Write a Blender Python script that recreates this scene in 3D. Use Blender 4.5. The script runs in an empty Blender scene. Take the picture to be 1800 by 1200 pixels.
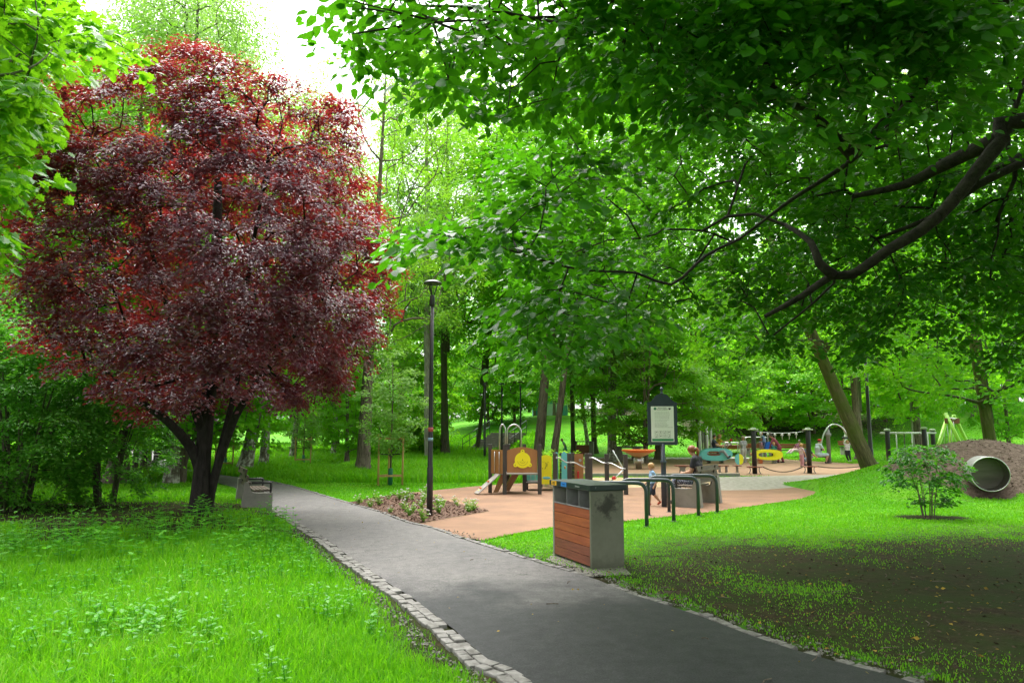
import bpy, bmesh, math, random
import numpy as np
from mathutils import Vector, Matrix

random.seed(11)
rng = np.random.default_rng(7)
SC = bpy.context.scene
COL = SC.collection
PI = math.pi

# ---------------------------------------------------------------- camera, sky, sun, exposure
PITCH = math.atan(160 / 1300)
CAM_H = 1.6
cam_data = bpy.data.cameras.new("camera")
cam_data.sensor_width = 36.0
cam_data.lens = 26.0
cam_data.clip_start = 0.05
cam_data.clip_end = 1500
cam = bpy.data.objects.new("camera", cam_data)
COL.objects.link(cam)
cam.location = (0, 0, CAM_H)
cam.rotation_euler = (PI / 2 + PITCH, 0, 0)
SC.camera = cam

SUN_EL, SUN_AZ = math.radians(63), math.radians(-12)     # azimuth from +Y, positive to the right
world = bpy.data.worlds.new("World")
SC.world = world
world.use_nodes = True
wt = world.node_tree
sky = wt.nodes.new("ShaderNodeTexSky")
sky.sky_type = 'NISHITA'
sky.sun_disc = False
sky.sun_elevation = SUN_EL
sky.sun_rotation = SUN_AZ
sky.air_density = 1.0
sky.dust_density = 4.0
hs = wt.nodes.new("ShaderNodeHueSaturation")             # overcast: almost colourless sky
hs.inputs['Saturation'].default_value = 0.13
hs.inputs['Value'].default_value = 1.0
wt.links.new(sky.outputs[0], hs.inputs['Color'])
bg = wt.nodes['Background']
wt.links.new(hs.outputs[0], bg.inputs['Color'])
bg.inputs['Strength'].default_value = 0.13

sun_data = bpy.data.lights.new("sun", 'SUN')
sun_data.energy = 1.5
sun_data.angle = math.radians(70)
sun_data.color = (1.0, 0.97, 0.92)
sun = bpy.data.objects.new("sun", sun_data)
COL.objects.link(sun)
sd = Vector((math.sin(SUN_AZ) * math.cos(SUN_EL), math.cos(SUN_AZ) * math.cos(SUN_EL), math.sin(SUN_EL)))
sun.rotation_euler = sd.to_track_quat('Z', 'Y').to_euler()

SC.render.engine = 'CYCLES'
SC.view_settings.view_transform = 'Standard'
SC.view_settings.look = 'None'
SC.view_settings.exposure = 2.2
SC.view_settings.gamma = 1.0
cy = SC.cycles
cy.max_bounces = 10
cy.diffuse_bounces = 6
cy.glossy_bounces = 2
cy.transmission_bounces = 6
cy.transparent_max_bounces = 4
cy.caustics_reflective = False
cy.caustics_refractive = False
cy.use_denoising = True
cy.sample_clamp_indirect = 4.0

# ---------------------------------------------------------------- surveying: photograph pixel to point on the ground
FPX = 1300.0
CT, ST = math.cos(PITCH), math.sin(PITCH)


def ray(u, v):
    yc = (600 - v) / FPX
    return Vector(((u - 900) / FPX, CT - ST * yc, ST + CT * yc))


def at(u, v, y):
    r = ray(u, v)
    return Vector((0, 0, CAM_H)) + r * (y / r.y)


def gr(u, v, z=0.0):
    r = ray(u, v)
    return Vector((0, 0, CAM_H)) + r * ((z - CAM_H) / r.z)


def xat(u, y, v=800):
    return at(u, v, y).x


def uv_of(P):
    """image position of points (n,3), for choosing where detail goes"""
    P = np.asarray(P, float)
    X = P[..., 0]; Y = P[..., 1]; Z = P[..., 2] - CAM_H
    d = Y * CT + Z * ST
    up = -Y * ST + Z * CT
    d = np.where(d < 0.05, 0.05, d)
    return 900 + FPX * X / d, 600 - FPX * up / d


# ---------------------------------------------------------------- materials
MATS = {}


def _ramp(nt, fac, stops):
    r = nt.nodes.new("ShaderNodeValToRGB")
    e = r.color_ramp.elements
    while len(e) < len(stops):
        e.new(0.5)
    for i, (p, c) in enumerate(stops):
        e[i].position = p
        e[i].color = (*c, 1)
    nt.links.new(fac, r.inputs[0])
    return r.outputs[0]


def _noise(nt, scale, detail=4, rough=0.6, stretch=None, coord='Object', dist=0.0):
    tc = nt.nodes.new("ShaderNodeTexCoord")
    n = nt.nodes.new("ShaderNodeTexNoise")
    n.inputs['Scale'].default_value = scale
    n.inputs['Detail'].default_value = detail
    n.inputs['Roughness'].default_value = rough
    n.inputs['Distortion'].default_value = dist
    src = tc.outputs[coord]
    if stretch:
        mp = nt.nodes.new("ShaderNodeMapping")
        mp.inputs['Scale'].default_value = stretch
        nt.links.new(src, mp.inputs[0])
        src = mp.outputs[0]
    nt.links.new(src, n.inputs['Vector'])
    return n


def _mix(nt, fac, a, b, mode='MIX'):
    m = nt.nodes.new("ShaderNodeMix")
    m.data_type = 'RGBA'
    m.blend_type = mode
    if isinstance(fac, (int, float)):
        m.inputs[0].default_value = fac
    else:
        nt.links.new(fac, m.inputs[0])
    for s, x in ((6, a), (7, b)):
        if isinstance(x, tuple):
            m.inputs[s].default_value = (*x, 1)
        else:
            nt.links.new(x, m.inputs[s])
    return m.outputs[2]


def _bump(nt, bsdf, height, strength, dist=0.01):
    b = nt.nodes.new("ShaderNodeBump")
    b.inputs['Strength'].default_value = strength
    b.inputs['Distance'].default_value = dist
    nt.links.new(height, b.inputs['Height'])
    nt.links.new(b.outputs[0], bsdf.inputs['Normal'])


def new_mat(name):
    m = bpy.data.materials.new(name)
    m.use_nodes = True
    MATS[name] = m
    return m, m.node_tree, m.node_tree.nodes['Principled BSDF']


def mat(name, col, col2=None, scale=6.0, rough=0.6, metal=0.0, bump=0.0, stretch=None, spec=0.5, bscale=None, lo=0.35, hi=0.65, coat=0.0):
    """plain surface with a noise variation between two colours"""
    if name in MATS:
        return MATS[name]
    m, nt, b = new_mat(name)
    col2 = col2 or tuple(c * 0.72 for c in col)
    n = _noise(nt, scale, 5, 0.62, stretch)
    nt.links.new(_ramp(nt, n.outputs[0], [(lo, col2), (hi, col)]), b.inputs['Base Color'])
    b.inputs['Roughness'].default_value = rough
    b.inputs['Metallic'].default_value = metal
    b.inputs['Specular IOR Level'].default_value = spec
    if coat:
        b.inputs['Coat Weight'].default_value = coat
    if bump:
        n2 = _noise(nt, bscale or scale * 4, 4, 0.6, stretch)
        _bump(nt, b, n2.outputs[0], bump)
    return m


def leaf_mat(name, stops, trans, tfac=0.45, rough=0.45, spec=0.4, vary=0.35, nscale=0.6, tip=None):
    """leaf: reflecting side coloured per leaf, light passing through it in the colour trans"""
    m, nt, b = new_mat(name)
    g = nt.nodes.new("ShaderNodeNewGeometry")
    oi = nt.nodes.new("ShaderNodeObjectInfo")
    n = _noise(nt, nscale, 2, 0.5)
    add = nt.nodes.new("ShaderNodeMath"); add.operation = 'MULTIPLY_ADD'
    nt.links.new(n.outputs[0], add.inputs[0])
    add.inputs[1].default_value = 0.9
    nt.links.new(g.outputs['Random Per Island'], add.inputs[2])
    sc = nt.nodes.new("ShaderNodeMath"); sc.operation = 'MULTIPLY'
    sc.inputs[1].default_value = 0.53
    nt.links.new(add.outputs[0], sc.inputs[0])
    col = _ramp(nt, sc.outputs[0], stops)
    if vary:                                             # each tree a little different
        h = nt.nodes.new("ShaderNodeHueSaturation")
        mr = nt.nodes.new("ShaderNodeMapRange")
        mr.inputs[3].default_value = 1 - vary
        mr.inputs[4].default_value = 1 + vary
        nt.links.new(oi.outputs['Random'], mr.inputs[0])
        nt.links.new(mr.outputs[0], h.inputs['Value'])
        nt.links.new(col, h.inputs['Color'])
        col = h.outputs[0]
    nt.links.new(col, b.inputs['Base Color'])
    b.inputs['Roughness'].default_value = rough
    b.inputs['Specular IOR Level'].default_value = spec
    t = nt.nodes.new("ShaderNodeBsdfTranslucent")
    tc = _mix(nt, 0.75, col, trans)
    nt.links.new(tc, t.inputs[0])
    mx = nt.nodes.new("ShaderNodeMixShader")
    mx.inputs[0].default_value = tfac
    nt.links.new(b.outputs[0], mx.inputs[1])
    nt.links.new(t.outputs[0], mx.inputs[2])
    nt.links.new(mx.outputs[0], nt.nodes['Material Output'].inputs['Surface'])
    return m


def bark_mat(name, c1, c2, scale=3.0, bump=0.8, moss=None, stretch=(6, 6, 0.8)):
    m, nt, b = new_mat(name)
    n = _noise(nt, scale, 8, 0.7, stretch, dist=0.6)
    col = _ramp(nt, n.outputs[0], [(0.36, c1), (0.62, c2)])
    if moss:
        n3 = _noise(nt, 1.3, 4, 0.6)
        f = _ramp(nt, n3.outputs[0], [(0.42, (0, 0, 0)), (0.6, (0.85, 0.85, 0.85))])
        col = _mix(nt, f, col, moss)
    nt.links.new(col, b.inputs['Base Color'])
    b.inputs['Roughness'].default_value = 0.85
    b.inputs['Specular IOR Level'].default_value = 0.2
    _bump(nt, b, n.outputs[0], bump, 0.04)
    return m


def birch_mat(name):
    m, nt, b = new_mat(name)
    n = _noise(nt, 2.2, 6, 0.65, (1.2, 1.2, 5))
    n2 = _noise(nt, 3.0, 5, 0.7, (2.5, 2.5, 1.2))
    c = _ramp(nt, n.outputs[0], [(0.38, (0.03, 0.026, 0.022)), (0.47, (0.5, 0.48, 0.43)), (0.7, (0.66, 0.63, 0.57))])
    f = _ramp(nt, n2.outputs[0], [(0.45, (1, 1, 1)), (0.6, (0, 0, 0))])
    nt.links.new(_mix(nt, f, c, (0.12, 0.095, 0.07)), b.inputs['Base Color'])
    b.inputs['Roughness'].default_value = 0.75
    _bump(nt, b, n2.outputs[0], 0.5, 0.02)
    return m


# ---------------------------------------------------------------- mesh collecting
class MB:
    """collects shapes and links them as one mesh object"""

    def __init__(self):
        self.V = []; self.nv = 0
        self.F = []                      # (faces array (m,k), material index, smooth)

    def raw(self, v, f, mi=0, smooth=False):
        v = np.asarray(v, float).reshape(-1, 3)
        self.V.append(v)
        if isinstance(f, np.ndarray):
            self.F.append((f + self.nv, mi, smooth))
        else:
            by = {}
            for q in f:
                by.setdefault(len(q), []).append(q)
            for q in by.values():
                self.F.append((np.array(q) + self.nv, mi, smooth))
        self.nv += len(v)
        return self

    def box(self, c, s, rz=0.0, bev=0.0, mi=0, M=None):
        x, y, z = s[0] / 2, s[1] / 2, s[2] / 2
        if bev <= 0:
            v = np.array([(a * x, b * y, d * z) for d in (-1, 1) for b in (-1, 1) for a in (-1, 1)])
            f = [(0, 2, 3, 1), (4, 5, 7, 6), (0, 1, 5, 4), (2, 6, 7, 3), (0, 4, 6, 2), (1, 3, 7, 5)]
        else:
            bm = bmesh.new()
            bmesh.ops.create_cube(bm, size=1.0)
            for w in bm.verts:
                w.co = Vector((w.co.x * s[0], w.co.y * s[1], w.co.z * s[2]))
            bmesh.ops.bevel(bm, geom=bm.edges[:], offset=min(bev, min(s) * 0.45), segments=2, affect='EDGES', profile=0.6)
            bm.verts.index_update()
            v = np.array([w.co[:] for w in bm.verts])
            f = [tuple(w.index for w in g.verts) for g in bm.faces]
            bm.free()
        if M is not None:
            v = v @ np.array(M.to_3x3()).T
        if rz:
            cr, sr = math.cos(rz), math.sin(rz)
            v = v @ np.array([[cr, sr, 0], [-sr, cr, 0], [0, 0, 1]])
        return self.raw(v + np.array(c), f, mi)

    def beam(self, a, b, w, h, mi=0, up=(0, 0, 1), bev=0.0):
        """box from a to b, w wide across, h along up"""
        a = Vector(a); b = Vector(b); d = b - a
        x = d.normalized(); up = Vector(up)
        y = up.cross(x)
        if y.length < 1e-4:
            y = Vector((0, 1, 0)).cross(x)
        y.normalize(); z = x.cross(y)
        M = Matrix((x, y, z)).transposed()
        return self.box((a + b) / 2, (d.length, w, h), 0, bev, mi, M)

    def tube(self, pts, r, n=10, mi=0, caps=True, smooth=True):
        v, f = tube_np(pts, r, n, caps)
        self.raw(v, f, mi, smooth)
        return self

    def lathe(self, prof, n=24, c=(0, 0, 0), mi=0, smooth=True, M=None):
        k = len(prof)
        a = np.linspace(0, 2 * PI, n, endpoint=False)
        R = np.array([p[0] for p in prof]); Z = np.array([p[1] for p in prof])
        v = np.stack([np.outer(np.cos(a), R), np.outer(np.sin(a), R), np.tile(Z, (n, 1))], -1).reshape(-1, 3)
        if M is not None:
            v = v @ np.array(M.to_3x3()).T
        f = []
        for i in range(n):
            j = (i + 1) % n
            for q in range(k - 1):
                f.append((i * k + q, j * k + q, j * k + q + 1, i * k + q + 1))
        caps = []
        if prof[0][0] > 1e-5:
            caps.append(tuple(i * k for i in reversed(range(n))))
        if prof[-1][0] > 1e-5:
            caps.append(tuple(i * k + k - 1 for i in range(n)))
        v = v + np.array(c)
        self.raw(v, f, mi, smooth)
        if caps:
            self.F += [(np.array([q]) + self.nv - len(v), mi, False) for q in caps]
        return self

    def ball(self, c, r, n=12, mi=0, M=None):
        if not hasattr(r, '__len__'):
            r = (r, r, r)
        k = max(5, n // 2 + 1)
        prof = [(math.sin(PI * i / (k - 1)), -math.cos(PI * i / (k - 1))) for i in range(k)]
        prof[0] = (1e-6, -1); prof[-1] = (1e-6, 1)
        S = Matrix(((r[0], 0, 0), (0, r[1], 0), (0, 0, r[2])))
        return self.lathe(prof, n, c, mi, True, (M.to_3x3() @ S) if M is not None else S)

    def prism(self, poly, t, M=None, mi=0, holes=None):
        """outline in the local xz plane, thickness t along local y; optional hole outline with as many points"""
        n = len(poly)
        P = np.array([(p[0], 0, p[1]) for p in poly], float)
        if holes is None:
            v = np.concatenate([P + (0, -t / 2, 0), P + (0, t / 2, 0)])
            f = [tuple(range(n)), tuple(range(2 * n - 1, n - 1, -1))]
            f += [(i, n + i, n + (i + 1) % n, (i + 1) % n) for i in range(n)]
        else:
            H = np.array([(p[0], 0, p[1]) for p in holes], float)
            v = np.concatenate([P + (0, -t / 2, 0), P + (0, t / 2, 0), H + (0, -t / 2, 0), H + (0, t / 2, 0)])
            f = []
            for i in range(n):
                j = (i + 1) % n
                f += [(i, j, 2 * n + j, 2 * n + i), (n + j, n + i, 3 * n + i, 3 * n + j),
                      (i, n + i, n + j, j), (2 * n + j, 3 * n + j, 3 * n + i, 2 * n + i)]
        if M is not None:
            v = v @ np.array(M.to_3x3()).T + np.array(M.to_translation())
        return self.raw(v, f, mi)

    def build(self, name, mats, parent=None, loc=None):
        me = bpy.data.meshes.new(name)
        V = np.concatenate(self.V)
        me.vertices.add(len(V))
        me.vertices.foreach_set("co", V.astype(np.float32).ravel())
        loops = np.concatenate([f.ravel() for f, _, _ in self.F]).astype(np.int32)
        sizes = np.concatenate([np.full(len(f), f.shape[1]) for f, _, _ in self.F])
        starts = np.concatenate([[0], np.cumsum(sizes)[:-1]]).astype(np.int32)
        me.loops.add(len(loops))
        me.loops.foreach_set("vertex_index", loops)
        me.polygons.add(len(sizes))
        me.polygons.foreach_set("loop_start", starts)
        me.polygons.foreach_set("material_index", np.concatenate([np.full(len(f), mi) for f, mi, _ in self.F]).astype(np.int32))
        me.polygons.foreach_set("use_smooth", np.concatenate([np.full(len(f), s) for f, _, s in self.F]).astype(bool))
        me.update(calc_edges=True)
        for m in (mats if isinstance(mats, (list, tuple)) else [mats]):
            me.materials.append(m)
        o = bpy.data.objects.new(name, me)
        COL.objects.link(o)
        if parent is not None:
            o.parent = parent
        if loc is not None:
            o.location = loc
        return o


def tube_np(pts, r, n=8, caps=True):
    P = np.array([tuple(p) for p in pts], float)
    k = len(P)
    R = np.full(k, r) if not hasattr(r, '__len__') else np.array(r, float)
    T = np.gradient(P, axis=0)
    T /= np.linalg.norm(T, axis=1)[:, None] + 1e-9
    u = np.cross(T[0], (0, 0, 1.0))
    if np.linalg.norm(u) < 1e-3:
        u = np.cross(T[0], (1.0, 0, 0))
    u /= np.linalg.norm(u)
    a = np.linspace(0, 2 * PI, n, endpoint=False)
    V = []
    for i in range(k):
        u = u - T[i] * u.dot(T[i])
        u /= np.linalg.norm(u) + 1e-9
        w = np.cross(T[i], u)
        V.append(P[i] + R[i] * (np.cos(a)[:, None] * u + np.sin(a)[:, None] * w))
    V = np.concatenate(V)
    f = []
    for i in range(k - 1):
        for j in range(n):
            q = (j + 1) % n
            f.append((i * n + j, i * n + q, (i + 1) * n + q, (i + 1) * n + j))
    if caps:
        f.append(tuple(reversed(range(n))))
        f.append(tuple((k - 1) * n + j for j in range(n)))
    return V, f


def smooth_path(pts, step=0.1):
    """Catmull-Rom through the points"""
    P = [np.array(tuple(p), float) for p in pts]
    P = [2 * P[0] - P[1]] + P + [2 * P[-1] - P[-2]]
    out = []
    for i in range(1, len(P) - 2):
        m = max(2, int(np.linalg.norm(P[i + 1] - P[i]) / step))
        for t in np.linspace(0, 1, m, endpoint=False):
            a, b, c, d = P[i - 1], P[i], P[i + 1], P[i + 2]
            out.append(0.5 * (2 * b + (c - a) * t + (2 * a - 5 * b + 4 * c - d) * t * t + (3 * b - a - 3 * c + d) * t ** 3))
    out.append(P[-2])
    return np.array(out)


def bent(pts, r=0.1, seg=6):
    """polyline with rounded corners"""
    P = [Vector(p) for p in pts]
    out = [P[0]]
    for i in range(1, len(P) - 1):
        a = (P[i - 1] - P[i]); b = (P[i + 1] - P[i])
        k = min(r, a.length * 0.49, b.length * 0.49)
        a = P[i] + a.normalized() * k; b = P[i] + b.normalized() * k
        for t in np.linspace(0, 1, seg):
            out.append((1 - t) ** 2 * a + 2 * t * (1 - t) * P[i] + t * t * b)
    out.append(P[-1])
    return out


# ---------------------------------------------------------------- things
def tag(o, label=None, cat=None, group=None, kind=None):
    if label: o['label'] = label
    if cat: o['category'] = cat
    if group: o['group'] = group
    if kind: o['kind'] = kind
    return o


def thing(name, label, cat, loc=(0, 0, 0), rz=0.0, group=None):
    o = bpy.data.objects.new(name, None)
    o.empty_display_size = 0.2
    COL.objects.link(o)
    o.location = loc
    o.rotation_euler = (0, 0, rz)
    return tag(o, label, cat, group)


def kids(o):
    return [c for c in bpy.data.objects if c.parent == o]


def dup(root, loc, rz=0.0, label=None, group=None, scale=None):
    """copy of a thing with copies of its parts and sub-parts, sharing their meshes"""
    r = root.copy()
    COL.objects.link(r)
    r.location = loc
    r.rotation_euler = (0, 0, rz)
    if scale is not None:
        r.scale = scale if hasattr(scale, '__len__') else (scale,) * 3
    if label: r['label'] = label
    if group: r['group'] = group
    for ch in kids(root):
        c = ch.copy()
        COL.objects.link(c)
        c.parent = r
        for g in kids(ch):
            d = g.copy()
            COL.objects.link(d)
            d.parent = c
    return r


def inside(P, poly):
    """which of the points P (n,2) lie in the polygon"""
    x, y = P[:, 0], P[:, 1]
    r = np.zeros(len(P), bool)
    n = len(poly)
    for i in range(n):
        x0, y0 = poly[i][0], poly[i][1]
        x1, y1 = poly[(i + 1) % n][0], poly[(i + 1) % n][1]
        if y0 == y1:
            continue
        c = ((y0 > y) != (y1 > y)) & (x < (x1 - x0) * (y - y0) / (y1 - y0) + x0)
        r ^= c
    return r


def smoothstep(a, b, x):
    t = np.clip((x - a) / (b - a), 0, 1)
    return t * t * (3 - 2 * t)


class ValueNoise:
    def __init__(self, seed):
        self.t = np.random.default_rng(seed).random((64, 64))

    def __call__(self, x, y, s=1.0):
        x = np.asarray(x, float) / s; y = np.asarray(y, float) / s
        i = np.floor(x).astype(int); j = np.floor(y).astype(int)
        fx = x - i; fy = y - j
        fx = fx * fx * (3 - 2 * fx); fy = fy * fy * (3 - 2 * fy)
        g = lambda a, b: self.t[a % 64, b % 64]
        return (g(i, j) * (1 - fx) + g(i + 1, j) * fx) * (1 - fy) + (g(i, j + 1) * (1 - fx) + g(i + 1, j + 1) * fx) * fy


VN = ValueNoise(3)


def fbm(x, y, s):
    return (VN(x, y, s) + 0.5 * VN(np.asarray(x) + 17, np.asarray(y) + 5, s / 2) + 0.25 * VN(np.asarray(x) + 31, np.asarray(y) + 9, s / 4)) / 1.75

# ================================================================ THE GROUND
PIPE = (10.87, 17.05, math.radians(-24))


def H(x, y):
    h = H0(x, y)
    c, s = math.cos(PIPE[2]), math.sin(PIPE[2])
    dx, dy = np.asarray(x, float) - PIPE[0], np.asarray(y, float) - PIPE[1]
    a = dx * c + dy * s
    t = -dx * s + dy * c
    k = (1 - smoothstep(.38, .56, np.abs(a))) * smoothstep(-1.3, -.5, t) * (1 - smoothstep(.72, .95, t))
    return np.where(k > 0, h * (1 - k) + np.minimum(h, .08) * k, h)


def H0(x, y):
    """height of the terrain"""
    x = np.asarray(x, float); y = np.asarray(y, float)
    dy = np.where(y < 20.5, (y - 20.5) / 1.9, (y - 20.5) / 1.8)
    berm = np.maximum(0, 0.79 * np.exp(-((x - 13.0) ** 2) / 20.0 - dy ** 2 / 2 * 0.8) - 0.07)
    dy2 = np.where(y < 19.8, (y - 19.8) / 1.45, (y - 19.8) / 2.2)
    mound = 0.72 * np.exp(-((x - 12.6) ** 2) / 5.6 - dy2 ** 2 / 2)
    mound = mound * (1 + 0.16 * (fbm(x, y, .7) - .5) + 0.22 * (fbm(x + 9, y, 1.6) - .5))
    side = smoothstep(-16, 4, x)
    bank = side * 3.3 * smoothstep(47, 74, y) + (1 - side) * 1.1 * smoothstep(36, 85, y)
    bank += side * smoothstep(14, 30, x) * 0.9 * smoothstep(30, 55, y)
    far = 3.0 * smoothstep(80, 150, y)
    lump = 0.10 * (fbm(x, y, 3.0) - 0.5) * smoothstep(2, 6, np.abs(x) + 0.3 * np.maximum(0, y - 30)) * (1 - smoothstep(15, 18, y) * (1 - smoothstep(46, 50, y)))
    left = 0.16 * smoothstep(0.4, 2.5, -x - 0.33 * (y - 4.5)) * (1 - smoothstep(16, 24, y))
    return berm + mound + bank + far + np.maximum(lump, -0.02) * 0.6 + left


def hz(x, y):
    return float(H(x, y))


def on(u, v):
    """point of the terrain seen at a pixel (walks the ray)"""
    r = ray(u, v)
    t = 2.0
    while t < 140:
        p = Vector((0, 0, CAM_H)) + r * t
        if p.z <= hz(p.x, p.y):
            return p
        t += 0.05 + t * 0.002
    return p


def g2(*px):
    return [tuple(gr(u, v)[:2]) for u, v in px]


L_EDGE = g2((939, 1200), (869, 1167), (780, 1093), (718, 1046), (675, 1019), (617, 980), (570, 945), (523, 918), (497, 903), (465, 884), (432, 866), (400, 853), (360, 843), (320, 838), (283, 832), (252, 824), (234, 808), (226, 794))
R_EDGE = g2((1609, 1200), (1444, 1158), (1249, 1091), (1178, 1064), (1102, 1042), (1040, 1016), (967, 996), (889, 972), (811, 947), (753, 927), (716, 919), (660, 898), (610, 884), (570, 872), (540, 863), (500, 852), (450, 842), (400, 836), (350, 829.5), (318, 822), (296, 812), (262, 797), (240, 789))
L_EDGE = [(0.95, -6.0), (0.72, 0.0), (0.42, 3.2)] + L_EDGE
R_EDGE = [(7.5, -6.0), (4.7, 0.0), (3.1, 3.6)] + R_EDGE


def resample(P, n):
    P = smooth_path([(p[0], p[1], 0) for p in P], 0.25)[:, :2]
    s = np.concatenate([[0], np.cumsum(np.linalg.norm(np.diff(P, axis=0), axis=1))])
    t = np.linspace(0, s[-1], n)
    return np.stack([np.interp(t, s, P[:, 0]), np.interp(t, s, P[:, 1])], 1)


LE = resample(L_EDGE, 260)
RE = resample(R_EDGE, 260)
LE += 0.02 * (rng.random(LE.shape) - 0.5)
RE += 0.03 * (rng.random(RE.shape) - 0.5)


def offset_line(P, d):
    T = np.gradient(P, axis=0)
    T /= np.linalg.norm(T, axis=1)[:, None]
    return P + d * np.stack([-T[:, 1], T[:, 0]], 1)


PATH_POLY = np.concatenate([offset_line(LE, 0.22), offset_line(RE, -0.16)[::-1]])
RUBBER = g2((721, 866), (830, 855), (960, 846), (1035, 845), (1035, 858), (1200, 855.5), (1262, 859.5), (1340, 857), (1440, 848), (1440, 872), (1250, 900), (1110, 915), (975, 926), (900, 939), (846, 950), (818, 945), (790, 937), (737, 920), (860, 898.6))
BED = g2((721, 866), (860, 898.6), (737, 920), (716, 917), (660, 896.5), (612, 883))
SANDPIT = g2((1035, 839), (1262, 838), (1262, 859.5), (1200, 855.5), (1035, 858))
GRAVEL = g2((1262, 838.5), (1560, 832), (1560, 846), (1440, 853), (1340, 861), (1262, 862))
ORANGE = g2((980, 806), (1080, 804), (1130, 807), (1560, 804), (1620, 812), (1560, 835), (1262, 837), (985, 837))
FARPATH = g2((1020, 803), (1130, 796.5), (1300, 793.5), (1640, 792), (1640, 800), (1560, 804), (1130, 807), (1060, 805), (1000, 807))
BARE = [PATH_POLY, RUBBER, BED, SANDPIT, GRAVEL, ORANGE, FARPATH]


def edge_x(line, y):
    o = np.argsort(line[:, 1])
    return np.interp(y, line[o, 1], line[o, 0])


def soil(x, y):
    """share of bare earth, and of dark ground painted for tree shade"""
    x = np.asarray(x, float); y = np.asarray(y, float)
    n = fbm(x, y, 1.6) - 0.5
    n2 = fbm(x + 40, y + 40, 0.5) - 0.5
    # under the overhanging tree: bare earth, widened to paint in the canopy shade
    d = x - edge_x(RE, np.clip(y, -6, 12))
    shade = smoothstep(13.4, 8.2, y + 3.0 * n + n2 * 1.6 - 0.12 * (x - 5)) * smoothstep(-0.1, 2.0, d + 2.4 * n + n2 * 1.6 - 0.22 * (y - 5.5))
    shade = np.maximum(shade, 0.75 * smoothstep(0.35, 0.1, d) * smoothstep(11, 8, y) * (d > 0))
    # under the purple tree: its deep shade painted as dark ground
    r = np.sqrt(((x + 8.0) / 5.4) ** 2 + ((y - 13.4) / 3.0) ** 2)
    plum = 0.9 * smoothstep(1.1, 0.55, r + 1.1 * n + 0.4 * n2)
    r = np.sqrt(((x - 12.95) / 3.0) ** 2 + ((y - 19.45) / 2.55) ** 2)
    mound = smoothstep(1.04, 0.96, r + 0.10 * n)
    rs = np.sqrt(((x - SHRUB[0]) / 0.75) ** 2 + ((y - SHRUB[1]) / 0.5) ** 2)
    ring = smoothstep(1.1, 0.7, rs + 0.3 * n)
    back = 0.7 * smoothstep(52, 60, y + 8 * n) * smoothstep(10, 16, x + 8 * n) * smoothstep(34, 26, x)
    kerb_dirt = 0.6 * smoothstep(0.65, 0.2, -(x - edge_x(LE, np.clip(y, -6, 30))) + 0.5 * n + n2 * 0.5) * (y < 16) * (x < edge_x(LE, np.clip(y, -6, 30)) + .4)
    shaded = (.58 + .9 * n + .4 * n2) * smoothstep(12.0, 8.4, y + 2 * n) * smoothstep(-.1, .7, d)  # shade along the path painted as thinner grass and dark ground
    return np.clip(np.maximum.reduce([shade, shaded, plum, mound, ring, back, kerb_dirt]), 0, 1)


SHRUB = gr(1632, 909)

# terrain sheet, fine close by
xs = np.concatenate([np.arange(-170, -40, 8), np.arange(-40, -14, 2), np.arange(-14, 18, 0.25), np.arange(18, 50, 2), np.arange(50, 180, 8)])
ys = np.concatenate([np.arange(-40, 0, 4), np.arange(0, 26, 0.25), np.arange(26, 50, 1.0), np.arange(50, 100, 2.5), np.arange(100, 320, 12)])
GX, GY = np.meshgrid(xs, ys)
GZ = H(GX, GY)
gpt = np.stack([GX.ravel(), GY.ravel()], 1)
under = np.zeros(len(gpt), bool)
for poly in BARE:
    under |= inside(gpt, poly)
GZ = GZ.ravel() - 0.0
GZ[under & (gpt[:, 0] < 8.4) & (gpt[:, 1] < 30)] = -0.02
flat = under & (np.abs(GZ) < 0.05)
GZ[flat] = np.minimum(GZ[flat], -0.015)
nx, ny = len(xs), len(ys)
idx = np.arange(nx * ny).reshape(ny, nx)
F = np.stack([idx[:-1, :-1], idx[:-1, 1:], idx[1:, 1:], idx[1:, :-1]], -1).reshape(-1, 4)


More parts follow.
